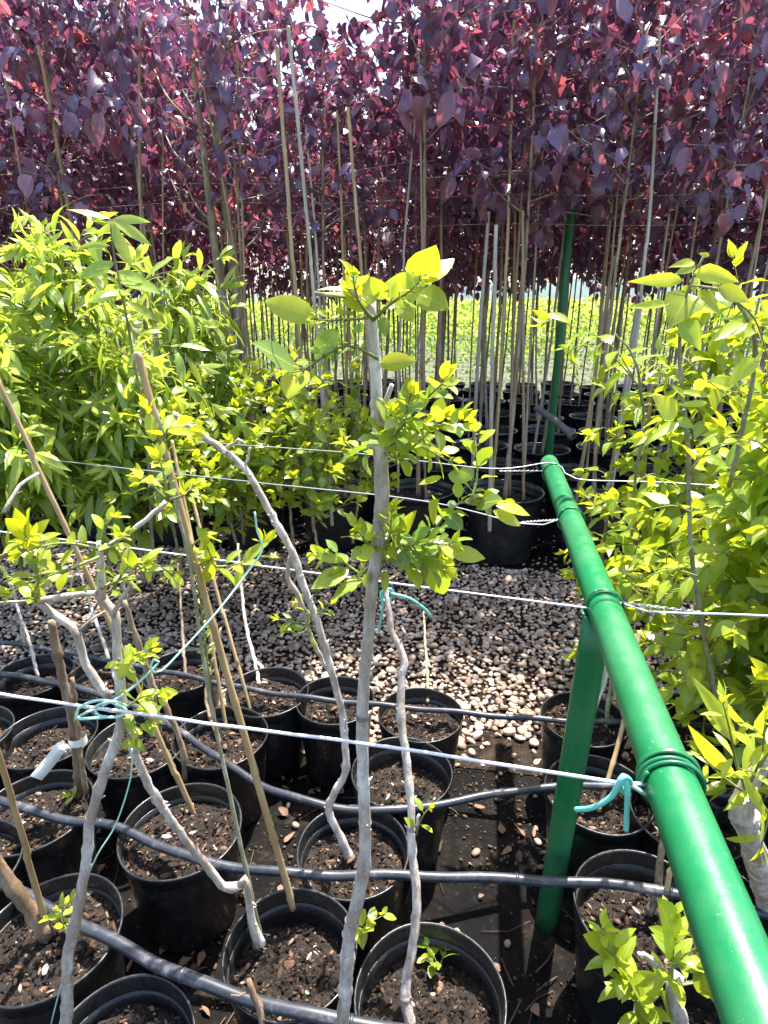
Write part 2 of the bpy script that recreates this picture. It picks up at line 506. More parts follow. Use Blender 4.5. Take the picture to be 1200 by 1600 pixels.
m, nt, p = mat('bare_ground'); M['ground'] = m
n = noise(nt, 1.2, 8, .7); n2 = noise(nt, 14, 6)
r = ramp(nt, [(.35, (.05, .045, .03)), (.6, (.10, .085, .06)), (.75, (.16, .14, .10))], n2.outputs[0])
base = mixc(nt, n.outputs[0], r.outputs[0], (.06, .08, .03))
nt.links.new(base, p.inputs["Base Color"]); p.inputs["Roughness"].default_value = .9
bump(nt, p, n2.outputs[0], .5, .02)

m, nt, p = mat('gravel_bed'); M['gbed'] = m
n = noise(nt, 30, 5)
r = ramp(nt, [(.4, (.010, .007, .005)), (.7, (.04, .028, .02))], n.outputs[0]); nt.links.new(r.outputs[0], p.inputs["Base Color"]); p.inputs['Specular IOR Level'].default_value = .1; p.inputs['Roughness'].default_value = .95
m, nt, p = mat('pebble'); M['pebble'] = m
g = nt.nodes.new("ShaderNodeNewGeometry")
r = ramp(nt, [(0, (.16, .095, .065)), (.25, (.26, .17, .12)), (.5, (.36, .26, .195)), (.78, (.46, .355, .28)), (1, (.54, .46, .385))], g.outputs["Random Per Island"])
n = noise(nt, 160, 5, .7)
base = mixc(nt, .6, r.outputs[0], mixc(nt, n.outputs[0], (.2, .2, .2), (.8, .8, .8)), 'OVERLAY')
n2 = noise(nt, 2.2, 4)
dk = ramp(nt, [(.45, (0, 0, 0)), (.65, (.6, .6, .6))], n2.outputs[0])
base = mixc(nt, dk.outputs[0], base, (.12, .08, .05))
nt.links.new(base, p.inputs["Base Color"]); p.inputs["Roughness"].default_value = .6
bump(nt, p, n.outputs[0], .3, .002)

# ------------------------------------------------------------------ setting
def sheet(name, corners, z, material, nx=1, ny=1):
    mb = MB()
    c = [np.array([x, y, z]) for x, y in corners]
    vs_ = []
    for j in range(ny + 1):
        for i in range(nx + 1):
            a, b = i / nx, j / ny
            vs_.append((c[0] * (1 - a) + c[1] * a) * (1 - b) + (c[3] * (1 - a) + c[2] * a) * b)
    q = [[j * (nx + 1) + i, j * (nx + 1) + i + 1, (j + 1) * (nx + 1) + i + 1, (j + 1) * (nx + 1) + i] for j in range(ny) for i in range(nx)]
    mb.add(vs_, q)
    return mb.build(name, material, smooth=False)
def rowpt(u, v):
    p_ = U * u + V * v
    return (p_[0], p_[1])
tag(sheet('ground', [(-900, -40), (900, -40), (900, 1500), (-900, 1500)], 0.0, M['ground']), 'bare brown ground of the nursery beneath everything', 'ground', kind='structure')
NEAR_EDGE = 1.86
FAR_EDGE = 3.15
tag(sheet('ground_fabric', [rowpt(-3.5, -1.2), rowpt(3.5, -1.2), rowpt(3.5, NEAR_EDGE), rowpt(-3.5, NEAR_EDGE)], .006, M['fabric']), 'black weed fabric with soil crumbs under the small pots', 'ground cover', kind='structure')
tag(sheet('ground_fabric', [rowpt(-9, FAR_EDGE), rowpt(9, FAR_EDGE), rowpt(9, 9.4), rowpt(-9, 9.4)], .006, M['fabric']), 'black weed fabric under the large tree pots', 'ground cover', kind='structure')
tag(sheet('path', [rowpt(-5, NEAR_EDGE - .25), rowpt(5, NEAR_EDGE - .25), rowpt(5, FAR_EDGE + .05), rowpt(-5, FAR_EDGE + .05)], .010, M['gbed']), 'dark bed of the pebble path between the pot blocks', 'path', kind='structure')

# distant wooded rise
mb = MB()
xs = np.linspace(-900, 900, 160)
hh = 9 + 5 * np.sin(xs * .011) + 3 * np.sin(xs * .037 + 1) + rng.uniform(0, 1.6, 160)
rows_ = []
for k, (yy, f) in enumerate(((420, 0), (440, .7), (470, 1), (560, .6), (640, 0))):
    rows_.append(np.stack([xs, np.full(160, yy) + rng.uniform(-3, 3, 160), hh * f - (0.5 if f == 0 else 0)], 1))
q = [[j * 160 + i, j * 160 + i + 1, (j + 1) * 160 + i + 1, (j + 1) * 160 + i] for j in range(4) for i in range(159)]
mb.add(np.concatenate(rows_), q)
tag(mb.build('hills', plain('wooded_hill', (.06, .10, .09), .9, .05, .4)), 'low wooded hills far behind the green field', 'hills', kind='structure')

# pebbles
def icosphere():
    import bmesh
    bm = bmesh.new(); bmesh.ops.create_icosphere(bm, subdivisions=1, radius=1.0)
    v = np.array([list(x.co) for x in bm.verts]); f = np.array([[x.index for x in t.verts] for t in bm.faces]); bm.free()
    return v, f
IV, IF = icosphere()
import bmesh as _bm
b_ = _bm.new(); _bm.ops.create_icosphere(b_, subdivisions=2, radius=1.0)
IV2 = np.array([list(x.co) for x in b_.verts]); IF2 = np.array([[x.index for x in t.verts] for t in b_.faces]); b_.free()
def pebble_field(mb, cu, cv, z, size, V0, F0):
    n = len(cu); nv = len(V0)
    sc = size[:, None] * np.stack([rng.uniform(.85, 1.3, n), rng.uniform(.6, .95, n), rng.uniform(.4, .65, n)], 1)
    v = V0[None] * (1 + rng.normal(size=(n, nv, 1)) * .06) * sc[:, None]
    # random rotations
    a = rng.uniform(0, 6.28, n); t = rng.normal(size=n) * .35
    ca, sa, ct, st_ = np.cos(a), np.sin(a), np.cos(t), np.sin(t)
    x, y, zz = v[..., 0], v[..., 1], v[..., 2]
    x, zz = x * ct[:, None] + zz * st_[:, None], -x * st_[:, None] + zz * ct[:, None]
    x, y = x * ca[:, None] - y * sa[:, None], x * sa[:, None] + y * ca[:, None]
    c = U[None] * cu[:, None] + V[None] * cv[:, None]
    v = np.stack([x + c[:, None, 0], y + c[:, None, 1], zz + z[:, None]], -1)
    f = (F0[None] + (np.arange(n) * nv)[:, None, None]).reshape(-1, 3)
    mb.add(v.reshape(-1, 3), None, f)
mb = MB()
g_ = .0235
cu, cv = np.meshgrid(np.arange(-2.7, 1.9, g_), np.arange(NEAR_EDGE - .22, FAR_EDGE + .02, g_ * .9))
cu = cu.ravel() + rng.normal(size=cu.size) * g_ * .3; cv = cv.ravel() + rng.normal(size=cv.size) * g_ * .3
edge = NEAR_EDGE - .14 + .06 * np.sin(cu * 5) + .03 * np.sin(cu * 17)
k_ = (cv > edge) | (rng.random(len(cu)) < np.clip(1 - (edge - cv) / .10, 0, 1) * .5)
cu, cv = cu[k_], cv[k_]
pebble_field(mb, cu, cv, .014 + rng.uniform(0, .010, len(cu)), rng.uniform(.008, .0125, len(cu)) * rng.choice([.8, 1.0, 1.35, 1.9], len(cu), p=[.3, .35, .25, .10]), IV2, IF2)
n_ = 260                                      # strays among the pots
pebble_field(mb, rng.uniform(-2.2, 1.4, n_), NEAR_EDGE - .1 - rng.exponential(.18, n_), np.full(n_, .012), rng.uniform(.007, .014, n_), IV2, IF2)
n_ = 1500
pebble_field(mb, rng.uniform(-3, 3, n_), FAR_EDGE + rng.exponential(.35, n_), np.full(n_, .012), rng.uniform(.007, .014, n_), IV, IF)
tag(mb.build('gravel', M['pebble']), 'grey and white rounded pebbles covering the path between the pots', 'gravel', kind='stuff')

# litter on the fabric : crumbs, twigs, dead leaves
mb = MB()
n_ = 15000
u_ = rng.uniform(-1.6, 1.3, n_); v_ = rng.uniform(.2, NEAR_EDGE, n_)
cl = np.sin(u_ * 7 + 2 * np.sin(v_ * 5)) + np.sin(v_ * 9 + u_ * 3) + rng.normal(size=n_) * .7
k_ = cl > -.1
pebble_field(mb, u_[k_], v_[k_], np.full(k_.sum(), .010), rng.exponential(.0019, k_.sum()) + .0012, IV, IF)
for _ in range(170):
    c = U * random.uniform(-1.4, 1.2) + V * random.uniform(.4, NEAR_EDGE)
    c[2] = .012
    a = random.uniform(0, 6.28); l = random.uniform(.02, .12)
    d = np.array([math.cos(a), math.sin(a), random.uniform(0, .25)])
    tube(mb, [c, c + d * l * .5 + rng.normal(size=3) * .004, c + d * l], random.uniform(.0007, .002), 5)
tag(mb.build('soil_litter', M['dirt']), 'soil crumbs and dry twigs scattered on the black fabric', 'litter', kind='stuff')
mb = MB()
n_ = 420
c = U[None] * rng.uniform(-1.4, 1.2, n_)[:, None] + V[None] * rng.uniform(.4, NEAR_EDGE, n_)[:, None]; c[:, 2] = .016
d = rv(n_); d[:, 2] = abs(d[:, 2]) * .2; nn = rv(n_) * .4 + np.array([0, 0, 1])
leaves(mb, 'ovate', c, d, nn, rng.uniform(.015, .045, n_), rng.uniform(.004, .012, n_), rng.normal(size=n_) * .8, .3, 0, .2)
tag(mb.build('dead_leaves', plain('dead_leaf', (.16, .09, .05), .8, 60, .6)), 'dry brown leaves lying between the small pots', 'leaf litter', kind='stuff')

# ------------------------------------------------------------------ pots
def make_pot(D, H, name, label, cat, soil_seed, soil_drop=.035, double=False):
    root = thing(name, label, cat)
    r = D / 2; rb = r * .78
    body = MB()
    lathe(body, [(rb * .2, .003), (rb, .003), (rb * 1.015, .012), (r * .955, H - .035), (r * .955, H - .034), (r * .935, H - .034), (r * .93, H - .06), (rb * .985, .02), (rb * .2, .02)], 40, wob=.015)
    body.build('pot_wall', M['plastic'], root)
    rim = MB()
    lathe(rim, [(r * .958, H - .036), (r * .985, H - .034), (r * .99, H - .012), (r * 1.0, H - .010), (r * 1.012, H - .004), (r * 1.008, H), (r * .985, H + .0005), (r * .972, H - .004), (r * .967, H - .012), (r * .955, H - .016), (r * .950, H - .034)], 48, wob=.015)
    rim.build('pot_rim', M['plastic'], root)
    s = MB()
    rgs = np.random.default_rng(soil_seed)
    rr_ = np.linspace(0.02, 1, 20); ang = np.linspace(0, 2 * math.pi, 56, endpoint=False)
    A, B = np.meshgrid(ang, rr_)
    ph = rgs.uniform(0, 6, 6)
    hz = .007 * np.sin(A * 2 + ph[0] + B * 4) + .006 * np.sin(A * 5 + ph[1]) * B + .005 * np.sin(B * 14 + ph[2] + 2 * np.cos(A)) + rgs.normal(size=A.shape) * .0028
    rs = r * .94
    v = np.stack([np.cos(A) * B * rs, np.sin(A) * B * rs, H - soil_drop + hz - .012 * B ** 3], -1).reshape(-1, 3)
    q = [[j * 56 + i, j * 56 + (i + 1) % 56, (j + 1) * 56 + (i + 1) % 56, (j + 1) * 56 + i] for j in range(19) for i in range(56)]
    v = np.concatenate([v, [[0, 0, H - soil_drop]]])
    s.add(v, q, [[len(v) - 1, i, (i + 1) % 56] for i in range(56)])
    # crumbs pressed in the surface
    nc = 1100
    a = rgs.uniform(0, 6.28, nc); b = np.sqrt(rgs.uniform(0, .95, nc)) * rs
    zz = np.full(nc, H - soil_drop + .002)
    U0, V0_ = U.copy(), V.copy()
    sz = np.minimum(rgs.exponential(.0020, nc) + .0010, .009)
    dimm = np.stack([rgs.uniform(1, 2.2, nc), rgs.uniform(.4, .9, nc), rgs.uniform(.3, .6, nc)], 1)
    vv = IV[None] * (1 + rgs.normal(size=(nc, 12 if len(IV) == 12 else len(IV), 1)) * .15) * sz[:, None, None] * dimm[:, None]
    ra = rgs.uniform(0, 6.28, nc); c_, s_ = np.cos(ra)[:, None], np.sin(ra)[:, None]
    vv = np.stack([vv[..., 0] * c_ - vv[..., 1] * s_, vv[..., 0] * s_ + vv[..., 1] * c_, vv[..., 2] + vv[..., 0] * rgs.normal(size=(nc, 1)) * .3], -1)
    bz = b / rs
    zz = H - soil_drop + .007 * np.sin(a * 2 + ph[0] + bz * 4) + .006 * np.sin(a * 5 + ph[1]) * bz + .005 * np.sin(bz * 14 + ph[2] + 2 * np.cos(a)) - .012 * bz ** 3 + .002
    vv = vv + np.stack([np.cos(a) * b, np.sin(a) * b, zz], 1)[:, None]
    s.add(vv.reshape(-1, 3), None, (IF[None] + (np.arange(nc) * len(IV))[:, None, None]).reshape(-1, 3), tone=1.0)
    s.build('soil', M['soil'], root)
    return root

POT_H = .27
small = [make_pot(.262, POT_H, 'nursery_pot', 'x', 'plant pot', k, soil_drop=dr) for k, dr in ((1, .04), (2, .055), (3, .075))]
used = set()
def put_small(px, py, label, variant=0, s=1.0, group='small black nursery pots', tilt=0.0):
    base = small[variant]
    p0 = onz(px, py, POT_H * s)
    loc = (p0[0], p0[1], .007)
    rz = random.uniform(0, 6.28)
    if variant not in used:
        used.add(variant); o = base; o.location = loc; o.rotation_euler = (0, 0, rz); o["label"] = label; o["group"] = group; o.scale = (s, s, 1)
    else:
        o = dup(base, loc, rz, label, group, (s, s, 1))
    o["group"] = group
    return o
near_pots = [
    (80, 1462, 'black pot of dark soil crossed by the black hose at lower left', 0, 1.0),
    (188, 1660, 'black pot cut by the bottom edge beside the mint tied trunk', 1, .92),
    (455, 1492, 'black pot with the tall tan cane standing in brown soil', 2, .96),
    (672, 1556, 'black pot half empty with a tiny green seedling beside thin stem', 2, 1.02),
    (505, 1740, 'black pot at bottom edge where the central trunk stands', 1, 1.0),
    (282, 1288, 'black pot behind the leaning branch, crossed by two black hoses', 0, 1.06),
    (55, 1268, 'black pot at left edge behind the upper of two hoses', 0, 1.0),
    (552, 1335, 'black pot in sun with a stump of the bent grey stem', 1, .96),
    (628, 1208, 'black pot behind the hose between two grey stems', 2, 1.0),
    (1012, 1412, 'black pot against the green rail with an orange brown stem', 2, 1.08),
    (935, 1240, 'black pot right behind the green post with dark soil', 1, 1.0),
    (912, 1130, 'black pot at gravel edge behind the green post', 0, .95),
    (657, 1122, 'black pot at gravel edge, right of the central trunk', 0, .96),
    (524, 1104, 'black pot at gravel edge, left of the central trunk', 1, .92),
    (418, 1084, 'black pot at gravel edge holding two dry thin sticks', 0, .98),
    (345, 1152, 'black pot of dry sticks under the tall tan cane', 1, 1.0),
    (215, 1165, 'black pot behind the mint knot and grey trunk', 0, 1.0),
    (75, 1152, 'shaded black pot left of the cane with white tape', 1, 1.0),
    (285, 1055, 'shaded black pot behind the stick group near the gravel', 1, .95),
    (165, 1065, 'shaded black pot behind the forked grey branch', 0, .95),
    (52, 1062, 'shaded black pot near the left edge beside the gravel', 2, .95),
    (-60, 1150, 'shaded black pot cut by the left edge of the block', 0, 1.0),
    (-70, 1360, 'black pot half outside the left edge with a brown stump', 2, 1.0),
    (1075, 1275, 'black pot hidden under the green rail wire wraps', 1, 1.0),
    (1100, 1130, 'black pot right of the rail below the broad leaves', 0, 1.0),
    (1210, 1330, 'black pot right of the rail near the grey stump', 1, 1.0),
    (1130, 1640, 'black pot at the lower right corner under leafy sprouts', 2, 1.05),
]
for px, py, lb, vr, s in near_pots:
    put_small(px, py, lb, vr, s)

# ------------------------------------------------------------------ green pipe frame
RZ = .92
A_ = onz(1172, 1550, RZ); B_ = onz(858, 724, RZ)
dr = nrm(B_ - A_)
A0 = A_ - dr * .9
fr = thing('pipe_frame', 'glossy green steel rail on an upright post, tied with wire', 'pipe frame')
mb = MB()
PR = .0295
n_ = 60
P = np.array([A0 + (B_ - A0) * k / n_ for k in range(n_ + 1)])
tube(mb, P, PR, 40, cap=False)
# cap end, slightly domed with a lip
Xc = nrm(np.cross(dr, [0, 0, 1])); Zc = np.cross(Xc, dr)
def ring(c, r, m=40):
    a = np.linspace(0, 2 * math.pi, m, endpoint=False)
    return c + np.outer(np.cos(a) * r, Xc) + np.outer(np.sin(a) * r, Zc)
capv = np.concatenate([ring(B_, PR), ring(B_ + dr * .004, PR * .97), ring(B_ + dr * .007, PR * .85), ring(B_ + dr * .008, PR * .1)])
mb.add(capv, [[i * 40 + j, i * 40 + (j + 1) % 40, (i + 1) * 40 + (j + 1) % 40, (i + 1) * 40 + j] for i in range(3) for j in range(40)])
mb.build('rail', M['green'], fr)
post_b = onz(853, 1445, 0.0)
pt_ = A_ + dr * np.dot(onz(908, 945, RZ) - A_, dr)
post_t = pt_ + np.array([-.008, 0, -PR * .7])
mb = MB(); tube(mb, [post_b + (post_t - post_b) * k / 12 for k in range(13)], .0265, 32, cap=True)
mb.build('post', M['green'], fr)
mb = MB()
a_ = np.linspace(0, 2 * math.pi, 28, endpoint=False)
cc = post_t + np.array([0, 0, -.004])
zz = np.linspace(0, 1, 28)
tube(mb, [cc + np.array([math.cos(t) * .029, math.sin(t) * .029, .012 * math.cos(2 * t)]) for t in np.linspace(0, 2 * math.pi, 30)], .0035, 8, cap=False)
mb.build('weld_bead', M['green'], fr)

def rail_pt(px, py):
    """point on the rail's axis nearest to a picture point taken at rail height"""
    q_ = onz(px, py, RZ)
    return A_ + dr * np.dot(q_ - A_, dr)
def wrap_mb(px, py, turns, rw=.0022, pitch=.006, loose=.0015, phase=0.0):
    c = rail_pt(px, py)
    mb = MB()
    n = int(turns * 36)
    pts = []
    for k in range(n + 1):
        a = phase + k / 36 * 2 * math.pi
        off = (k / n - .5) * pitch * turns
        r = PR + rw + loose * (1 + math.sin(a * 1.3))
        pts.append(c + dr * (off + .0015 * math.sin(a * .7)) + Xc * math.cos(a) * r + Zc * math.sin(a) * r)
    tube(mb, pts, rw, 6)
    return mb, c

# ------------------------------------------------------------------ wires
def wire_thing(label, pts3, r, material, wraps, group='straining wires tied across the rail', twist_px=None):
    t = thing('straining_wire', label, 'wire', group=group)
    mb = MB()
    P, _ = smooth_path(pts3, .03)
    # tiny sag irregularities
    P = P + np.cumsum(rng.normal(size=P.shape) * .0004, axis=0) * np.sin(np.linspace(0, math.pi, len(P)))[:, None]
    tube(mb, P, r, 8)
    mb.build('strand', material, t)
    for (px, py, n, rw, ph) in wraps:
        w_, c = wrap_mb(px, py, n, rw, phase=ph)
        w_.build('rail_wrap', M['gwire'], t)
    if twist_px:
        mb = MB()
        (a, b) = twist_px
        a = np.array(a); b = np.array(b)
        n = 90
        d = nrm(b - a); x = nrm(np.cross(d, [0, 0, 1])); y = np.cross(x, d)
        for s in (0, math.pi):
            pts = [a + (b - a) * k / n + x * math.cos(k * .34 + s) * .0018 + y * math.sin(k * .34 + s) * .0018 for k in range(n + 1)]
            tube(mb, pts, .0011, 5)
        mb.build('twist', M['steel'], t)
    return t
# first (nearest) wire, white coated
rp1 = rail_pt(1083, 1222)
left1 = onz(-400, 1024, .92); w1end = onz(972, 1224, .925)
wire_thing('white coated wire nearest the camera, knotted with mint tube at the rail', [left1, onz(0, 1083, .92), onz(560, 1160, .918), w1end, (w1end + rp1) / 2 + np.array([0, 0, -.004]), rp1 + np.array([-PR, 0, 0])], .0022, M['wire'], [(1083, 1222, 4.2, .0026, 2.6)])
# second
rp2 = rail_pt(925, 945)
wire_thing('white wire across the gravel, tied to the rail above the post', [onz(-250, 800, .94), onz(160, 852, .93), onz(560, 905, .92), rp2 + np.array([-PR, -.01, 0])], .0019, M['wire'], [(925, 945, 1.6, .0022, 2.0)])
r2b = rp2 + np.array([PR, 0, .006])
wire_thing('pale twisted wire running right from the post joint into leaves', [r2b, onz(1010, 955, .93), onz(1200, 962, .93), onz(1420, 975, .93)], .0019, M['wire'], [(945, 950, 1.2, .0018, 1.0)], twist_px=(r2b, onz(1095, 957, .93)))
rp3 = rail_pt(893, 812)
wire_thing('thin pale wire third from the camera, twisted beside the rail', [onz(-100, 700, .93), onz(300, 741, .93), onz(640, 778, .93), onz(820, 818, .925), rp3 + np.array([-PR, 0, 0])], .0017, M['steel'], [(893, 812, 1.6, .002, 2.2)], twist_px=(onz(815, 816, .925), rp3 + np.array([-PR, 0, 0])))
rp4 = rail_pt(866, 738)
wire_thing('thin pale wire farthest along the rail, tied near its capped end', [onz(300, 690, .94), onz(550, 708, .93), onz(760, 733, .925), rp4 + np.array([0, 0, PR]), onz(900, 748, .93), onz(1040, 754, .93), onz(1300, 772, .93)], .0017, M['steel'], [(866, 740, 1.3, .002, 2.2)], twist_px=(onz(780, 736, .925), rp4 + np.array([-PR, 0, .005])))

# mint knot at the end of the first wire
k1 = w1end
def pxoff(px, py, ref, dY=0.0):
    return aty(px, py, ref[1] + dY)
mb = MB()
pts = [pxoff(900, 1265, k1, .02), pxoff(925, 1262, k1, .0), pxoff(955, 1245, k1, -.01), pxoff(972, 1215, k1, -.012), pxoff(985, 1222, k1, .0), pxoff(978, 1240, k1, .012), pxoff(968, 1225, k1, .010), pxoff(975, 1213, k1, -.004), pxoff(980, 1240, k1, -.01), pxoff(978, 1297, k1, -.008)]
P, _ = smooth_path(pts, .003)
tube(mb, P, .0032, 10)
tag(mb.build('mint_tie', M['mint']), 'short mint plastic tube knotted at the end of the near wire', 'plant tie', 'mint plastic ties')
mb = MB()
pts = [pxoff(983, 1226, k1, .0), pxoff(1010, 1243, k1, .004), pxoff(1045, 1272, k1, .006), pxoff(1062, 1300, k1, .01)]
P, _ = smooth_path(pts, .006); tube(mb, P, .0014, 6)
pts = [pxoff(978, 1222, k1, .0), pxoff(1010, 1240, k1, .0), rp1 + np.array([-PR, 0, 0])]
P, _ = smooth_path(pts, .006); tube(mb, P, .0026, 6)
tag(mb.build('wire_tail', M['palemint']), 'loose green wire tail hanging between knot and rail', 'wire', 'mint plastic ties')

# ------------------------------------------------------------------ irrigation hoses
def hose(label, pts, r):
    mb = MB()
    P, _ = smooth_path(pts, .012)
    P[:, 2] += .0025 * np.sin(np.arange(len(P)) * .35)
    tube(mb, P, r, 16)
    root = tag(mb.build('drip_hose', M['hose']), label, 'hose', 'black drip hoses over the pots')
    mb = MB()
    for i in range(22, len(P) - 5, 26):
        d = nrm(P[i + 1] - P[i])
        tube(mb, [P[i] - d * .0035, P[i] - d * .003, P[i] + d * .003, P[i] + d * .0035], [r * .95, r * 1.12, r * 1.12, r * .95], 16)
    c = mb.build('hose_ring', M['hose'], root)
    c["kind"] = "stuff"
    return root
HZ = POT_H + .018
hose('black hose crossing the middle of the picture behind the central trunk', [onz(x, y, HZ) for x, y in ((-260, 1160), (0, 1250), (90, 1278), (180, 1292), (270, 1330), (350, 1352), (480, 1366), (640, 1368), (850, 1376), (1000, 1386), (1090, 1404), (1260, 1440))], .0105)
hose('thick black hose nearest the camera with a worn white patch', [onz(x, y, HZ) for x, y in ((-220, 1290), (0, 1380), (70, 1416), (130, 1448), (190, 1476), (260, 1514), (350, 1548), (440, 1575), (520, 1592), (620, 1610), (800, 1650))], .0115)
hose('black hose looping behind the grey stems to the green post', [onz(x, y, HZ) for x, y in ((-80, 1040), (90, 1068), (200, 1100), (270, 1136), (330, 1176), (400, 1222), (460, 1246), (530, 1262), (610, 1266), (700, 1254), (790, 1238), (860, 1230), (1020, 1228), (1200, 1250))], .0095)
hose('thin black hose along the edge of the gravel', [onz(x, y, HZ) for x, y in ((-150, 985), (60, 1012), (270, 1052), (380, 1075), (480, 1090), (600, 1102), (750, 1116), (880, 1126), (1000, 1130), (1200, 1140))], .0085)

# ------------------------------------------------------------------ canes
def cane(label, a, b, r0=.0075, r1=.006, material='cane', group='bamboo canes among the small pots', bend=.01, node=.16, mbonly=None):
    mb = mbonly or MB()
    a = np.asarray(a, float); b = np.asarray(b, float)
    L = np.linalg.norm(b - a)
    n = max(8, int(L / .01))
    f = np.linspace(0, 1, n + 1)
    P = a + (b - a) * f[:, None] + np.outer(np.sin(f * math.pi), rng.normal(size=3) * bend)
    rr = r0 + (r1 - r0) * f
    ph = random.uniform(0, node)
    s = ((f * L + ph) % node)
    rr = rr * (1 + .22 * np.exp(-((s - .0) / .006) ** 2) + .22 * np.exp(-((s - node) / .006) ** 2))
    # slight kinks at every node
    kink = np.cumsum((np.diff(((f * L + ph) // node), prepend=0) > 0)[:, None] * rng.normal(size=(n + 1, 3)) * .0018, axis=0)
    tube(mb, P + kink, rr, 10)
    if mbonly is None:
        return tag(mb.build('bamboo_cane', M[material]), label, 'cane', group)
def stem_y(pts, Y0, Y1):
    n = len(pts)
    d = [0]
    for i in range(1, n): d.append(d[-1] + math.hypot(pts[i][0] - pts[i - 1][0], pts[i][1] - pts[i - 1][1]))
    return [aty(p_[0], p_[1], Y0 + (Y1 - Y0) * (d[i] / d[-1])) for i, p_ in enumerate(pts)]

yb = onz(458, 1420, .23)[1]
cane('tall tan cane leaning left from the pot at bottom centre', aty(458, 1420, yb), aty(213, 548, 1.0), .0072, .0060, 'cane', bend=.004)
cane('long thin tan cane leaning in from the left edge', onz(304, 1275, .23), aty(-6, 600, 1.16), .0060, .0048, 'cane', bend=.006)
cane('short tan cane standing by the stump at lower left', onz(75, 1455, .25), aty(-14, 1160, .80), .0062, .0050, 'cane', bend=.003)
cane('thin tan cane leaning beside the tall cane, ending in rear pot', onz(352, 1140, .23), aty(268, 690, 1.75), .0055, .0045, 'cane', bend=.004)
cane('orange tan cane split at the top, between trunk and tall cane', onz(392, 1110, .23), aty(300, 770, 1.85), .0060, .0050, 'cane', bend=.004)
cane('tan cane leaning through the pot beside the green post', onz(935, 1268, .23), aty(1000, 985, 1.42), .0060, .0055, 'cane', bend=.004)
cane('short tan cane in the pot against the green rail', onz(1033, 1442, .22), aty(1072, 1215, .98), .0058, .0045, 'cane', bend=.003)
cane('pale dry cane stub behind the green post', onz(918, 1145, .24), aty(955, 1010, 1.50), .0052, .0045, 'cane2', bend=.003)

# ------------------------------------------------------------------ near saplings
def sapling(label, cat='sapling', group='tied saplings in the small pots'):
    return thing('potted_sapling', label, cat, group=group)
def heroes(mb, items, Y, kind='oval', tilt=.5):
    B, D, N, L, W, T, DR = [], [], [], [], [], [], []
    for it in items:
        bx, by, tx, ty, wr, tn = it[:6]
        dY = it[6] if len(it) > 6 else random.uniform(-.03, .01)
        b = aty(bx, by, Y + random.uniform(-.01, .01)); t = aty(tx, ty, Y + dY)
        l = np.linalg.norm(t - b)
        d = (t - b) / l
        view = nrm(np.array([0, 0, CAM_H]) - b)
        nn = view * .8 + np.array([0, 0, .45]) + rng.normal(size=3) * tilt * .45
        B.append(b); D.append(d); N.append(nn); L.append(l * 1.03); W.append(l * wr * .5); T.append(tn); DR.append(random.uniform(.1, .5))
    leaves(mb, kind, B, D, N, L, W, DR, rng.uniform(.08, .35, len(B)), T, .06)

class Twigs:
    def __init__(s): s.l = []
    def new(s):
        m_ = MB(); s.l.append(m_); return m_
    def build(s, name, mat_, parent):
        for m_ in s.l: m_.build('twig', mat_, parent)
def px_shoot(st, lf, pts, Y, Lpx, wr=.55, r0=.0022, r1=.0008, dY=0.0, **kw):
    P = [aty(p_[0], p_[1], Y + dY * i / max(1, len(pts) - 1)) for i, p_ in enumerate(pts)]
    if isinstance(st, Twigs): st = st.new()
    m_ = pxsize(pts[0][0], pts[0][1], Y)
    L = Lpx * m_
    kw.setdefault('spacing', L * .33)
    shoot(st, lf, P, r0, r1, L=L, W=L * wr * .5, **kw)

# --- central sapling
t = sapling('central pale grey trunk rising to shoulder height with bright young leaf clusters')
Yc = onz(528, 1650, .24)[1]
mb = MB()
pts = [(528, 1660), (536, 1590), (541, 1530), (546, 1460), (560, 1400), (570, 1340), (569, 1260), (566, 1150), (568, 1080), (574, 1010), (580, 930), (590, 850), (597, 780), (594, 700), (590, 650), (587, 590), (583, 530), (580, 470)]
P3 = stem_y(pts, Yc, .70)
rads = [.0112, .0105, .0102, .0098, .0100, .0090, .0084, .0082, .0078, .0076, .0078, .0080, .0088, .0090, .0076, .0066, .0060, .0054]
bark_tube(mb, P3, rads, .012, 14, .06, .0004, .05)
for a, b, r in (((590, 640), (612, 600), .0035), ((580, 478), (540, 448), .0022), ((545, 460), (492, 458), .003), ((590, 700), (622, 665), .003), ((596, 690), (606, 680), .004)):
    bark_tube(mb, [aty(*a, .70), aty((a[0] + b[0]) / 2 + 3, (a[1] + b[1]) / 2 + 3, .69), aty(*b, .685)], [r, r * .9, r * .7], .01, 8, .05, .0002)
mb.build('trunk', M['bark'], t)
st, lf = Twigs(), MB()
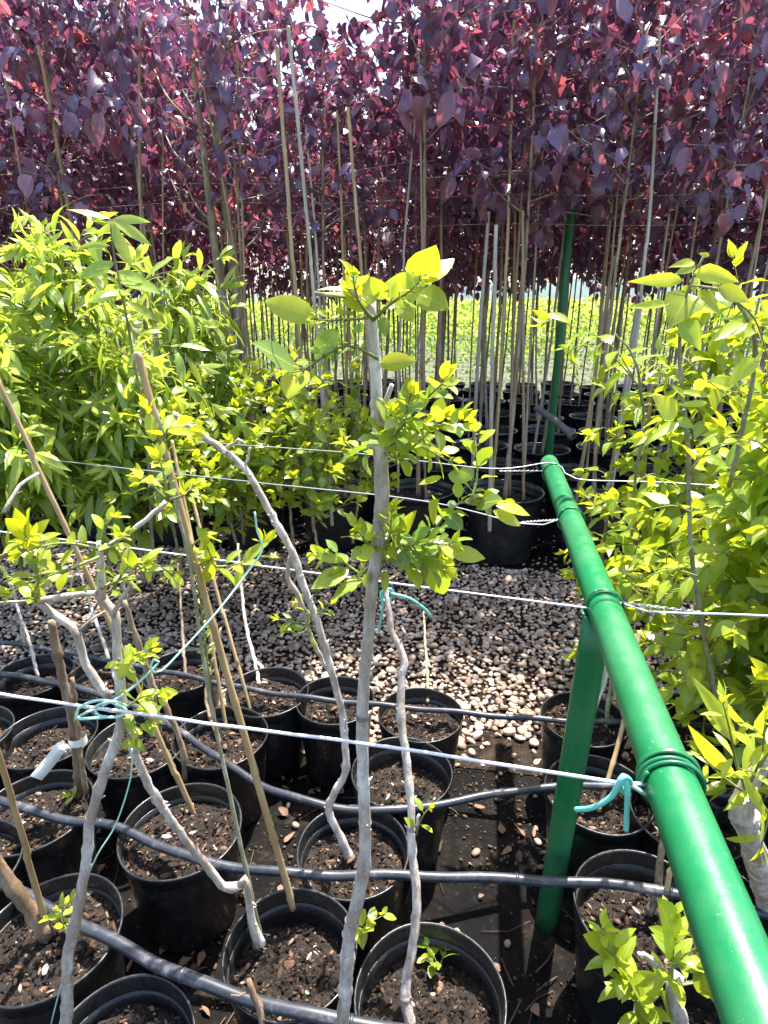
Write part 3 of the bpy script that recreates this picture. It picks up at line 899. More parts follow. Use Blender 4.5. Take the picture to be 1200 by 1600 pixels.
heroes(lf, [(650, 442, 678, 388, .72, 1), (662, 443, 711, 397, .42, .8), (655, 462, 604, 440, .9, .5), (652, 458, 698, 478, .62, .55), (620, 470, 645, 500, .5, .5),
            (497, 500, 408, 462, .42, .7), (530, 516, 490, 556, .6, .05), (463, 576, 399, 534, .55, .15), (474, 578, 446, 612, .85, 1.0), (594, 568, 648, 563, .5, .95),
            (560, 470, 546, 414, .4, 1), (566, 470, 577, 424, .3, .95), (556, 476, 533, 438, .35, .9), (548, 455, 498, 446, .25, .8), (575, 482, 540, 470, .4, .7), (603, 466, 583, 438, .6, .3),
            (600, 660, 632, 632, .85, .35), (603, 655, 622, 622, .7, .6), (695, 652, 729, 646, .55, 1.0), (636, 690, 680, 712, .45, .9), (610, 690, 575, 700, .4, .5),
            (675, 816, 677, 784, .8, 1.0), (697, 803, 724, 826, .8, .05), (745, 790, 778, 776, .75, .15), (775, 790, 832, 798, .42, 1.0), (770, 798, 818, 820, .4, 1.0), (690, 745, 655, 755, .35, .9), (700, 742, 735, 748, .6, .3),
            (598, 838, 552, 834, .5, .6), (538, 876, 496, 868, .35, .5), (545, 890, 488, 914, .45, .5), (566, 903, 520, 930, .45, .4), (610, 835, 656, 868, .4, .95), (606, 850, 660, 884, .6, .6), (598, 845, 590, 880, .5, .7),
            (676, 875, 692, 936, .6, .35), (700, 860, 758, 872, .45, 1.0), (670, 862, 708, 845, .7, .3), (600, 890, 604, 925, .4, .8), (612, 830, 616, 785, .3, .85), (625, 845, 640, 800, .35, .8), (650, 868, 622, 872, .6, .5)], .69)
for pts_, dy, Lp in (([(583, 500), (560, 470), (552, 435)], -.03, 26), ([(583, 500), (610, 475), (640, 455), (655, 440)], -.06, 26), ([(590, 560), (540, 540), (475, 578)], -.05, 20), ([(583, 495), (540, 500), (498, 500)], -.04, 14),
                 ([(595, 700), (625, 670), (660, 630), (690, 600)], -.08, 34), ([(594, 705), (620, 715), (655, 690), (690, 655)], -.03, 34), ([(594, 690), (560, 705), (540, 690)], .04, 26),
                 ([(600, 880), (660, 850), (700, 800), (735, 780), (780, 788)], .02, 28), ([(735, 785), (745, 750), (745, 715), (742, 680)], .03, 34), ([(594, 870), (560, 895), (530, 870), (500, 868)], .02, 26),
                 ([(598, 850), (630, 830), (655, 870), (680, 870)], -.04, 32), ([(590, 690), (650, 695), (700, 720)], .0, 30), ([(598, 875), (640, 880), (690, 890)], -.04, 34), ([(600, 700), (630, 660), (640, 620)], -.10, 32), ([(600, 690), (660, 670), (715, 660)], -.06, 32), ([(598, 860), (575, 850), (560, 830)], -.05, 30), ([(600, 860), (650, 850), (700, 850)], -.06, 32), ([(598, 870), (608, 840), (612, 800)], -.02, 26), ([(590, 700), (600, 680), (610, 650)], -.03, 28)):
    px_shoot(st, lf, pts_, .69, Lp * 1.15, .6, dY=dy, spacing=Lp * 1.15 * pxsize(590, 700, .69) * .24, kind='oval', tone=(.0, .7), tip_tone=1.0, tipn=4, droop=.45)
st.build('twigs', M['twig'], t); lf.build('foliage', M['round'], t)

# --- right thin stem
t = sapling('thin grey stem right of the central trunk, tied at the second wire')
mb = MB()
pts = [(642, 1605), (634, 1545), (646, 1470), (651, 1400), (644, 1330), (642, 1260), (634, 1180), (627, 1120), (628, 1050), (632, 1036), (622, 1005), (612, 985), (606, 940), (600, 890)]
P3 = stem_y(pts, onz(642, 1605, .22)[1], 1.06)
bark_tube(mb, P3, [.0105, .009, .0082, .0078, .0075, .0075, .0078, .0075, .0072, .0075, .0065, .006, .0052, .0035], .012, 12, .09, .0006, .045)
bark_tube(mb, [aty(652, 1290, .86), aty(655, 1275, .85)], [.003, .002], .01, 7)
mb.build('trunk', M['bark'], t)
st, lf = Twigs(), MB()
px_shoot(st, lf, [(650, 1305), (658, 1280), (668, 1265)], .86, 26, .5, kind='oval', tone=(.3, .6), tipn=3, spacing=.02)
st.build('twigs', M['twig'], t); lf.build('foliage', M['round'], t)

# --- bent stem
t = sapling('bent grey stem curving up left from the sunlit pot to a cut tip')
mb = MB()
pts = [(546, 1340), (528, 1300), (514, 1268), (522, 1240), (540, 1205), (538, 1150), (533, 1105), (518, 1050), (505, 1000), (492, 960), (478, 925), (456, 862), (430, 815), (405, 770), (385, 735), (355, 708), (310, 676), (270, 646)]
bark_tube(mb, stem_y(pts, onz(546, 1340, .23)[1], 1.12), [.012, .0085, .0085, .0082, .008, .008, .0076, .0076, .0075, .0072, .0072, .0076, .0070, .0068, .0068, .0064, .0062, .0058], .012, 12, .09, .0006, .05)
bark_tube(mb, stem_y([(453, 862), (450, 900), (470, 940), (488, 1000), (520, 1060)], 1.11, 1.10), [.005, .005, .005, .005, .004], .014, 9)
bark_tube(mb, stem_y([(350, 703), (372, 688), (382, 692)], 1.12, 1.10), [.003, .003, .002], .01, 7)
bark_tube(mb, stem_y([(382, 735), (386, 716), (390, 700)], 1.12, 1.10), [.003, .003, .002], .01, 7)
mb.build('trunk', M['bark'], t)
st, lf = Twigs(), MB()
for pts_, dy in (([(500, 985), (478, 975), (440, 968)], 0), ([(492, 960), (505, 955), (515, 945)], -.02), ([(490, 975), (470, 990), (450, 985)], -.03), ([(490, 975), (480, 955), (470, 945)], .02)):
    px_shoot(st, lf, pts_, 1.09, 24, .3, kind='lance', tone=(.1, .4), tipn=4, dY=dy, spacing=.010)
st.build('twigs', M['twig'], t); lf.build('foliage', M['round'], t)

# --- left trunk with forked branches
t = sapling('pale forked grey trunk at left with a mint knot on the wire')
mb = MB()
Yl = onz(98, 1650, .24)[1]
main = [(98, 1665), (104, 1580), (106, 1500), (122, 1420), (136, 1340), (140, 1290), (158, 1220), (184, 1150), (190, 1100), (184, 1030), (180, 960), (165, 940), (152, 925)]
bark_tube(mb, stem_y(main, Yl, .74), [.0098, .0090, .0088, .0082, .0076, .0072, .0074, .0072, .0066, .0062, .0060, .0056, .0050], .012, 13, .08, .0005, .05)
br = [([(168, 1090), (135, 1040), (118, 990), (85, 960), (55, 940)], .0070, .0060, .0), ([(55, 940), (100, 932), (150, 926)], .0050, .0045, -.005), ([(204, 1140), (212, 1180), (240, 1240), (270, 1285), (300, 1325), (330, 1362), (350, 1385), (374, 1384)], .0068, .0085, .10),
      ([(374, 1384), (384, 1372), (390, 1410), (398, 1450), (410, 1475)], .006, .0075, .0), ([(160, 935), (158, 900), (156, 860), (158, 848)], .0060, .0055, .0), ([(158, 858), (190, 840), (228, 812), (262, 782)], .0036, .0040, .03), ([(176, 962), (190, 935), (206, 912)], .0038, .0030, -.02), ([(118, 990), (135, 975), (165, 955)], .0022, .0018, .01),
      ([(0, 942), (30, 940), (62, 938)], .0022, .0022, .0), ([(5, 800), (30, 760), (60, 738)], .0030, .0022, .05), ([(190, 1105), (196, 1130), (206, 1150)], .006, .0065, .0)]
for pts_, r0, r1, dy in br:
    bark_tube(mb, stem_y(pts_, .73, .73 + dy), list(np.linspace(r0, r1, len(pts_)) * .88), .012, 10, .10, .0006, .05)
mb.build('trunk', M['bark'], t)
st, lf = Twigs(), MB()
for pts_, dy, Lp in (([(190, 1060), (200, 1030), (232, 1016)], -.02, 26), ([(192, 1110), (220, 1090), (245, 1085)], -.03, 34), ([(195, 1112), (215, 1115), (235, 1125)], -.03, 30), ([(194, 1115), (212, 1130), (210, 1150)], -.02, 26),
                 ([(158, 860), (120, 850), (80, 850), (40, 862)], -.05, 34), ([(158, 855), (175, 850), (190, 838)], -.04, 28), ([(155, 870), (120, 885), (60, 905), (20, 920)], -.02, 36), ([(55, 940), (60, 900), (50, 860)], -.04, 34),
                 ([(0, 870), (25, 855), (45, 842)], -.04, 32), ([(-10, 870), (10, 900), (50, 915)], .0, 34), ([(158, 920), (200, 900), (235, 880), (265, 895)], -.03, 30), ([(170, 930), (200, 885), (225, 880)], -.02, 28),
                 ([(262, 782), (258, 750), (250, 720)], -.02, 34), ([(262, 782), (240, 760), (225, 752)], .0, 30), ([(262, 782), (285, 775), (300, 762)], .0, 26), ([(160, 850), (165, 820), (175, 810)], 0, 24), ([(90, 1440), (98, 1425), (108, 1410)], 0, 18)):
    px_shoot(st, lf, pts_, .72, Lp, .48, dY=dy, kind='oval', tone=(.3, .8), tip_tone=1.0, tipn=5)
heroes(lf, [(185, 1062, 205, 1020, .3, .9), (190, 1035, 233, 1018, .35, .8), (185, 1035, 160, 1042, .4, .8), (48, 842, 40, 795, .5, 1), (45, 840, 15, 812, .45, 1), (42, 845, 72, 812, .4, 1), (30, 850, 8, 860, .4, .5), (50, 850, 66, 880, .4, .6), (36, 840, 28, 800, .4, .9), (60, 845, 90, 830, .4, .8)], .70)
st.build('twigs', M['twig'], t); lf.build('foliage', M['round'], t)

# --- leaves budding on the tall cane's companion stem
t = sapling('thin green shoot with yellow buds climbing beside the tall tan cane')
mb = MB()
bark_tube(mb, stem_y([(410, 1478), (330, 1100), (300, 900), (275, 790), (258, 700), (245, 640)], onz(410, 1478, .23)[1], .98), [.0045, .0035, .0030, .0028, .0025, .002], .02, 8, .06, .0004)
mb.build('trunk', M['barkg'], t)
st, lf = Twigs(), MB()
for pts_, Lp in (([(258, 700), (240, 675), (232, 640)], 44), ([(255, 700), (262, 670), (290, 672)], 40), ([(272, 780), (250, 760), (225, 745)], 34), ([(270, 770), (262, 740), (256, 715)], 30), ([(272, 780), (300, 765), (310, 770)], 28),
                 ([(290, 860), (320, 840), (330, 870)], 38), ([(300, 880), (350, 885), (400, 870), (412, 850)], 40), ([(330, 1080), (300, 870), (260, 900)], 10)):
    px_shoot(st, lf, pts_, .98, Lp, .42, kind='oval', tone=(.4, .9), tip_tone=1.0, tipn=5)
heroes(lf, [(262, 672, 304, 676, .35, 1.0), (318, 840, 330, 885, .5, .4), (325, 850, 312, 825, .5, .5), (380, 880, 412, 845, .4, .6), (375, 880, 372, 920, .4, .8), (330, 880, 322, 915, .5, .7), (240, 690, 232, 640, .4, 1)], .97)
st.build('twigs', M['twig'], t); lf.build('foliage', M['round'], t)

# --- mint ties
mb = MB()
K = aty(165, 1108, .715)
def kp(px, py, dy=0.0): return aty(px, py, .715 + dy)
P, _ = smooth_path([kp(118, 1125, -.015), kp(125, 1105, -.015), kp(160, 1094, -.02), (kp(196, 1108, -.015)), kp(185, 1120, -.02), kp(155, 1118, -.022), kp(150, 1104, -.02), kp(175, 1096, -.02), kp(197, 1104, .0), kp(180, 1112, .02), kp(150, 1108, .015), kp(122, 1122, -.015), kp(150, 1122, -.018), kp(175, 1120, -.02)], .004)
tube(mb, P, .0020, 8)
P, _ = smooth_path([kp(160, 1104, -.01), kp(200, 1080, -.012), kp(232, 1052, -.01), kp(248, 1034, -.005), kp(240, 1030, -.01), kp(236, 1046, -.012), kp(252, 1048, -.005), kp(290, 1010, .02), kp(340, 955, .05), kp(390, 890, .1), kp(410, 858, .12), kp(402, 830, .12), kp(398, 800, .12)], .006)
tube(mb, P, .0015, 8)
tag(mb.build('mint_tie', M['palemint']), 'pale mint twine knotted round the forked trunk and stretched up right', 'plant tie', 'mint plastic ties')
mb = MB()
P, _ = smooth_path([kp(206, 1170, .0), kp(203, 1220, .005), kp(180, 1290, .0), kp(150, 1340, -.015), (kp(128, 1400, -.02)), kp(100, 1520, -.02), kp(80, 1600, -.01), kp(70, 1660, .0)], .008)
tube(mb, P, .0012, 6)
tag(mb.build('twine', M['palemint']), 'thin pale green string running down the forked grey trunk', 'string')
mb = MB()
kq = lambda px, py, dy=0.0: aty(px, py, 1.07 + dy)
P, _ = smooth_path([kq(592, 985, 0), kq(598, 950, -.02), kq(596, 925, -.02), kq(610, 920, -.02), kq(612, 935, .01), kq(598, 938, .02), kq(600, 924, -.01), kq(615, 928, -.02), kq(640, 935, -.02), kq(662, 950, -.01), kq(672, 962, 0)], .005)
tube(mb, P, .0028, 8)
P, _ = smooth_path([kq(604, 925, -.02), kq(608, 950, -.02), kq(606, 985, -.02)], .006); tube(mb, P, .0026, 8)
tag(mb.build('mint_tie', M['mint']), 'mint tie holding the thin right stem to the second wire', 'plant tie', 'mint plastic ties')

# --- old taped trunk and other dry sticks in rear pots
t = sapling('thick brown dry trunk wrapped once with white tape')
mb = MB()
bark_tube(mb, stem_y([(124, 1245), (122, 1190), (112, 1120), (98, 1060), (86, 1005), (80, 970)], onz(124, 1245, .23)[1], 1.24), [.0125, .012, .0115, .0105, .0095, .009], .014, 12, .07, .0008)
bark_tube(mb, stem_y([(134, 1240), (126, 1180), (120, 1120), (112, 1060)], 1.21, 1.23), [.007, .0065, .006, .005], .014, 10, .05)
mb.build('trunk', M['barkd'], t)
mb = MB()
c = aty(121, 1155, 1.225)
n_ = 24
for k in range(1):
    a = np.linspace(0, 2 * math.pi, n_, endpoint=False)
    ra = np.stack([np.cos(a) * .022, np.sin(a) * .020, np.full(n_, -.010)], 1) + c
    rb_ = np.stack([np.cos(a) * .021, np.sin(a) * .019, np.full(n_, .010)], 1) + c
    mb.add(np.concatenate([ra, rb_]), [[i, (i + 1) % n_, n_ + (i + 1) % n_, n_ + i] for i in range(n_)])
P, _ = smooth_path([c + np.array([-.015, -.02, 0]), aty(95, 1168, 1.19), aty(78, 1190, 1.18), aty(56, 1216, 1.17)], .008)
wv = np.array([.011, .0, -.009])
vv = []
for i, p_ in enumerate(P):
    x = .003 * math.sin(i * .8)
    vv += [p_ - wv + [0, x, 0], p_ + wv + [0, -x, 0]]
vv = np.array(vv); m_ = len(P)
vv = np.concatenate([vv, vv + np.array([0, .0008, 0])])
o2 = 2 * m_
qs = [[2 * i, 2 * i + 1, 2 * i + 3, 2 * i + 2] for i in range(m_ - 1)] + [[o2 + 2 * i, o2 + 2 * i + 2, o2 + 2 * i + 3, o2 + 2 * i + 1] for i in range(m_ - 1)]
qs += [[2 * i, 2 * i + 2, o2 + 2 * i + 2, o2 + 2 * i] for i in range(m_ - 1)] + [[2 * i + 1, o2 + 2 * i + 1, o2 + 2 * i + 3, 2 * i + 3] for i in range(m_ - 1)]
mb.add(vv, qs)
tag(mb.build('tape_strip', M['tape']), 'white tape strip with a loose end on the brown trunk', 'tape')

dry = [
    ('dry brown forked stick in the rear pot below the tall cane', [(345, 1160), (328, 1120), (322, 1085), (330, 1040), (345, 980)], .23, 1.75, .0055),
    ('dry stick pair rising from the pot at the gravel edge', [(405, 1072), (400, 1040), (385, 980), (375, 900), (372, 850)], .24, 2.1, .0062),
    ('short dry stick beside the pair in the gravel edge pot', [(412, 1070), (410, 1045), (402, 1035)], .24, 2.0, .009),
    ('thin grey stick between the tie and the gravel, in the right rear pot', [(668, 1098), (668, 1060), (665, 1010), (662, 955)], .24, 2.02, .0050),
    ('crooked brown stem leaning over the shaded pot behind the mint knot', [(290, 1220), (285, 1170), (262, 1110), (240, 1070), (215, 1000), (195, 940)], .22, 1.35, .0075),
    ('pale tan stick leaning left above the pot with two hoses', [(302, 1268), (270, 1200), (240, 1130), (210, 1060), (196, 1010)], .23, 1.2, .0055),
    ('orange brown crooked stem in the pot against the rail', [(1012, 1428), (1028, 1400), (1030, 1360), (1038, 1300), (1046, 1260)], .22, 1.0, .0080),
    ('brown stump leaning right at the lower left edge', [(72, 1462), (45, 1420), (10, 1370), (-20, 1320), (-60, 1250)], .25, .86, .0135),
    ('grey stick with a pale bud behind the forked trunk', [(250, 1150), (240, 1090), (225, 1040), (205, 980), (190, 900)], .22, 1.5, .0065),
    ('thin stick standing in the shaded pot near the gravel', [(290, 1060), (286, 1000), (282, 940), (278, 880)], .22, 2.1, .0050),
    ('slanting dry stick in the shaded rear pot left of the trunk', [(185, 1075), (160, 1000), (140, 940), (120, 880)], .22, 2.0, .0060),
    ('thin dry stick at far left in the shaded pots', [(38, 1012), (30, 960), (15, 910), (5, 880)], .22, 2.1, .0050),
    ('leaning dry stick near the left edge above dark pots', [(60, 1060), (45, 1000), (28, 950), (18, 900)], .22, 1.95, .0050),
    ('grey twisted stick in the pot behind the rail post', [(945, 1150), (950, 1100), (960, 1040), (968, 990)], .22, 1.72, .0065),
    ('thick stub of stem cut short in the sunlit cane pot', [(405, 1478), (394, 1440), (388, 1400), (380, 1372)], .23, .92, .0088),
    ('splintered tan stub leaning in the pot at bottom centre', [(418, 1610), (402, 1570), (388, 1530)], .25, .72, .0065),
]
for lb, pts_, z0, Y1, r in dry:
    t = thing('dry_stem', lb, 'dry stem', group='dry leafless stems in the small pots')
    P3 = stem_y(pts_, onz(pts_[0][0], pts_[0][1], z0)[1], Y1)
    mb = MB()
    bark_tube(mb, P3, list(np.linspace(r * 1.15, r * .7, len(P3))), .014, 10, .10, .001)
    mb.build('trunk', M['barkd'] if 'brown' in lb or 'tan' in lb else M['barkg'] if 'grey' in lb else M['bark'], t)
    i = len(P3) // 2
    mb = MB()
    for k in range(1):
        b = P3[i] + (P3[i + 1] - P3[i]) * random.random() if i + 1 < len(P3) else P3[i]
        d = nrm(nrm(P3[-1] - P3[0]) + rng.normal(size=3) * .7)
        bark_tube(mb, [b, b + d * random.uniform(.02, .05)], [r * .4, r * .25], .01, 6)
    mb.build('side_twig', M['barkd'], t)
# pale split cane tag behind the post
mb = MB()
P3 = stem_y([(916, 1150), (928, 1105), (942, 1068), (952, 1015)], 1.47, 1.5)
for dx in (-.004, .003):
    tube(mb, [q_ + np.array([dx * 1.6, 0, 0]) for q_ in smooth_path(P3, .02)[0]], .0055, 6)
tag(mb.build('split_cane', M['tape']), 'whitish split cane sliver leaning behind the green post', 'cane')

# seedlings / weeds in pots
def weed(label, px, py, z, n, Lp, kind='oval', cat='seedling', tone=(.1, .5)):
    b = onz(px, py, z)
    t = thing('seedling', label, cat)
    st, lf = MB(), MB()
    m_ = pxsize(px, py, b[1])
    for k in range(n):
        a = random.uniform(0, 6.28); l = Lp * m_ * random.uniform(.8, 1.6)
        e = b + np.array([math.cos(a) * l * .7, math.sin(a) * l * .7, l * random.uniform(.5, 1.1)])
        shoot(st, lf, [b, (b + e) / 2 + np.array([0, 0, l * .15]), e], .001, .0006, kind=kind, L=Lp * m_, W=Lp * m_ * .28, spacing=Lp * m_ * .5, tone=tone, tipn=2, petiole=.003)
    st.build('stalk', M['twig'], t); lf.build('foliage', M['round'], t)
weed('tiny green seedling in the half empty pot', 686, 1515, .20, 4, 24)
weed('small green sprout at the foot of the central trunk', 572, 1452, .30, 3, 28, tone=(.3, .8))
weed('small yellow green sprout where the hose meets the left trunk', 100, 1448, .30, 4, 20, 'lance', tone=(.5, .9))
weed('little weed at the foot of the taped trunk', 122, 1250, .24, 3, 14)

# --- lower right leafy sprouts
t = sapling('cut stump at lower right resprouting with bright glossy leaves')
mb = MB()
bark_tube(mb, [onz(1075, 1660, .24), aty(1062, 1600, .62), aty(1052, 1550, .62), aty(1060, 1520, .63)], [.014, .012, .011, .009], .01, 12, .1, .001)
bark_tube(mb, [aty(1058, 1545, .62), aty(1020, 1500, .62), aty(1000, 1490, .61)], [.005, .004, .003], .01, 8)
mb.build('trunk', M['bark'], t)
st, lf = Twigs(), MB()
for pts_, dy, Lp in (([(1000, 1590), (985, 1540), (960, 1490), (940, 1455)], -.04, 46), ([(1030, 1545), (1060, 1500), (1090, 1480), (1110, 1455)], -.02, 46), ([(1050, 1530), (1052, 1480), (1050, 1430)], .0, 40), ([(1010, 1600), (1000, 1560), (975, 1530)], -.03, 40), ([(1060, 1540), (1100, 1530), (1115, 1500)], .02, 40)):
    px_shoot(st, lf, pts_, .62, Lp, .42, dY=dy, kind='oval', tone=(.25, .65), tip_tone=.8, tipn=3)
heroes(lf, [(955, 1480, 915, 1462, .55, .8), (965, 1500, 940, 1468, .4, .5), (985, 1530, 952, 1478, .3, .6), (1050, 1490, 1055, 1422, .42, .3), (1085, 1480, 1108, 1425, .35, .3), (1000, 1560, 960, 1530, .4, .5), (1010, 1590, 1000, 1520, .25, .9), (1095, 1500, 1112, 1585, .3, .4), (1115, 1520, 1145, 1500, .7, .6), (1030, 1550, 1060, 1600, .4, .4)], .61)
st.build('twigs', M['twig'], t); lf.build('foliage', M['broad'], t)

# --- right edge bright shoot beyond the rail
t = sapling('grey stump right of the rail with pointed yellow green leaves')
mb = MB()
bark_tube(mb, [onz(1200, 1420, .24), aty(1178, 1330, .70), aty(1160, 1270, .68), aty(1172, 1225, .68), aty(1200, 1180, .68)], [.018, .016, .016, .012, .009], .012, 12, .12, .0012)
mb.build('trunk', M['bark'], t)
st, lf = Twigs(), MB()
for pts_, dy, Lp in (([(1165, 1235), (1150, 1190), (1140, 1140), (1130, 1100)], -.04, 64), ([(1170, 1230), (1190, 1180), (1195, 1130)], -.03, 64), ([(1165, 1240), (1125, 1210), (1095, 1180)], .0, 50), ([(1175, 1240), (1200, 1270), (1190, 1320)], -.02, 60), ([(1185, 1200), (1215, 1150), (1230, 1100)], 0, 60)):
    px_shoot(st, lf, pts_, .66, Lp * .85, .22, dY=dy, kind='lance', tone=(.6, .95), tip_tone=1.0, tipn=4)
heroes(lf, [(1150, 1165, 1105, 1072, .2, 1), (1168, 1140, 1118, 1088, .22, 1), (1150, 1215, 1082, 1155, .22, 1), (1160, 1210, 1200, 1280, .22, .9), (1185, 1230, 1140, 1260, .22, .8), (1190, 1150, 1180, 1080, .22, 1), (1170, 1190, 1205, 1160, .28, 1)], .65, 'lance')
st.build('twigs', M['twig'], t); lf.build('foliage', M['broad'], t)

# ------------------------------------------------------------------ broad leaved shrubs right of the rail
def shrub(name, label, cat, X, Y, z0, top, rad, nsh, leafkind, leafmat, L, wr, group, stemr=.008, tone=(.1, .55), nstem=1, droop=.5, grav=.1, low=.35, spacing=None, bark='barkg', tip_tone=.95, opp=False, shl=(.18, .4), lean=(0, 0), up=.55, tipn=4):
    t = thing(name, label, cat, group=group)
    tr, st, lf = MB(), MB(), MB()
    base = np.array([X, Y, z0])
    for s in range(nstem):
        a = random.uniform(0, 6.28); sp = rad * .45 if nstem > 1 else .03
        tp = base + np.array([math.cos(a) * sp + lean[0], math.sin(a) * sp + lean[1], top - z0 - random.uniform(0, .12)])
        mid = (base + tp) / 2 + rng.normal(size=3) * .03
        P = bark_tube(tr, [base + rng.normal(size=3) * .008, mid, tp], [stemr, stemr * .7, stemr * .3], .025, 8, .08, .001)
        ns = nsh // nstem
        for k in range(ns):
            f = low + (1 - low) * (k + random.random()) / ns
            i = min(len(P) - 1, int(f * (len(P) - 1)))
            aa = k * 2.4 + random.uniform(-.4, .4)
            l = random.uniform(*shl) * (1.15 - .55 * (f - low) / (1 - low)) * (rad / .35)
            upk = up * random.uniform(.6, 1.6) * (.6 + f)
            d = nrm([math.cos(aa), math.sin(aa), upk])
            p0 = P[i]; p1 = p0 + d * l * .5; p2 = p0 + d * l + np.array([0, 0, -l * grav * random.uniform(.3, 1.5)])
            shoot(st, lf, [p0, p1, p2], .0022, .0009, kind=leafkind, L=L, W=L * wr * .5, spacing=spacing or L * .36, tone=tone, tip_tone=tip_tone, droop=droop, grav=grav, tipn=tipn, opp=opp)
        shoot(st, lf, [P[-1], P[-1] + np.array([rng.normal() * .02, rng.normal() * .02, .08]), P[-1] + np.array([rng.normal() * .04, rng.normal() * .04, .16])], .002, .0009, kind=leafkind, L=L, W=L * wr * .5, spacing=spacing or L * .36, tone=tone, tip_tone=tip_tone, droop=droop, grav=grav, tipn=tipn)
    tr.build('trunk', M[bark], t); st.build('twigs', M['twig'], t); lf.build('foliage', M[leafmat], t)
    return t
bs = [  # X, Y, top, rad, shoots, label
    (1.02, 1.42, 1.34, .36, 95, 'broad leaved shrub nearest the rail with dense drooping green leaves'),
    (1.10, 1.08, 1.02, .32, 70, 'low broad leaved shrub at the right edge below the twisted wire'),
    (1.30, 1.60, 1.62, .38, 95, 'tall broad leaved shrub at the right edge glowing in the sun'),
    (1.02, 1.16, 1.18, .28, 60, 'leafy upright shrub at right whose leaves overhang the rail wires'),
    (1.12, 2.02, 1.42, .34, 60, 'broad leaved shrub with pale tips behind the nearest shrub'),
    (1.62, 2.25, 1.62, .36, 44, 'broad leaved shrub farthest right behind the glowing one'),
    (.86, 2.14, 1.10, .22, 14, 'thin leaved sapling on a tan cane just beyond the rail end'),
    (.74, 1.66, .80, .24, 16, 'short leafy sapling touching the right side of the rail'),
]
for X, Y, top, rad, ns, lb in bs:
    shrub('shrub', lb, 'shrub', X, Y, .24, top, rad, ns, 'ovate', 'broad', .088, .50, 'broad leaved shrubs right of the rail', tone=(.1, .7), grav=.35, low=.12)
# big lit top shoot
t = sapling('tall arching shoot with very large translucent yellow leaves at right', group='broad leaved shrubs right of the rail')
st, lf, tr = Twigs(), MB(), MB()
bark_tube(tr, stem_y([(1140, 1200), (1085, 900), (1075, 700), (1062, 560), (1070, 470), (1100, 400)], 1.30, 1.12), [.006, .005, .0045, .0035, .0025, .0015], .02, 8, .05, .0005)
bark_tube(tr, stem_y([(1140, 760), (1180, 560), (1150, 470), (1110, 450), (1080, 447)], 1.35, 1.12), [.005, .0045, .0035, .003, .0015], .02, 8, .05, .0005)
heroes(lf, [(1067, 438, 988, 436, .28, 1), (1085, 426, 1159, 436, .45, 1), (1046, 474, 978, 478, .22, 1), (1076, 458, 1050, 505, .9, .8), (1064, 500, 1096, 545, .6, .3), (1108, 400, 1092, 395, .5, .8), (1085, 410, 1050, 412, .35, .9), (1180, 520, 1115, 510, .4, 1), (1165, 505, 1110, 530, .4, .9), (1090, 455, 1130, 490, .5, 1), (1120, 450, 1180, 470, .4, .8),
            (1057, 650, 1024, 618, .6, 1), (1058, 655, 1088, 668, .5, .3), (1060, 660, 1010, 685, .3, .5), (1070, 620, 1050, 600, .3, .7), (1110, 620, 1060, 605, .25, .8), (1105, 630, 1062, 632, .25, .7), (1180, 560, 1140, 600, .5, .8), (1190, 470, 1210, 500, .5, .8), (1150, 600, 1110, 590, .4, .8)], 1.13, 'ovate')
for pts_, Lp in (([(1100, 400), (1085, 430), (1070, 470)], 30), ([(1150, 470), (1180, 500), (1200, 560)], 46), ([(1070, 560), (1100, 590), (1140, 620)], 44), ([(1070, 640), (1045, 650), (1010, 680)], 40), ([(1080, 800), (1050, 790), (1000, 800)], 44), ([(1075, 740), (1110, 700), (1150, 690)], 44), ([(1090, 900), (1050, 890), (1010, 900)], 44)):
    px_shoot(st, lf, pts_, 1.16, Lp, .45, kind='ovate', tone=(.5, .9), tip_tone=1.0, tipn=4)
tr.build('trunk', M['barkg'], t); st.build('twigs', M['twig'], t); lf.build('foliage', M['broad'], t)
# pale shoot over the canes (upper middle right)
t = sapling('slender arching sapling with drooping pale green leaves before the green pole', group='broad leaved shrubs right of the rail')
st, lf, tr = Twigs(), MB(), MB()
bark_tube(tr, stem_y([(985, 900), (990, 780), (1005, 650), (990, 560), (960, 520)], 1.75, 1.6), [.006, .005, .0045, .003, .002], .02, 8)
for pts_, Lp in (([(990, 590), (955, 540), (900, 510), (860, 500)], 48), ([(995, 600), (960, 560), (920, 540), (890, 545)], 44), ([(1000, 620), (1010, 570), (1040, 540)], 44), ([(1002, 640), (980, 620), (940, 600)], 40), ([(990, 800), (960, 780), (930, 790)], 40), ([(988, 850), (950, 850), (915, 830)], 40), ([(988, 760), (1020, 740), (1040, 760)], 38), ([(985, 880), (1020, 860), (1050, 880)], 38)):
    px_shoot(st, lf, pts_, 1.68, Lp, .38, kind='ovate', tone=(.2, .6), tip_tone=.6, tipn=3, grav=.4, droop=.8)
tr.build('trunk', M['barkg'], t); st.build('twigs', M['twig'], t); lf.build('foliage', M['broad'], t)

cane('tan cane supporting the thin leaved sapling beyond the rail', onz(985, 905, .24), aty(1020, 600, 2.1), .008, .006, 'cane', 'bamboo canes right of the rail', .004)
cane('stout tan cane leaning left among the broad leaved shrubs', onz(1045, 930, .24), aty(1095, 690, 1.9), .009, .007, 'cane', 'bamboo canes right of the rail', .004)
cane('brown cane low between rail and broad leaved shrub', onz(1085, 1070, .24), aty(1108, 880, 1.55), .008, .006, 'cane3', 'bamboo canes right of the rail', .004)

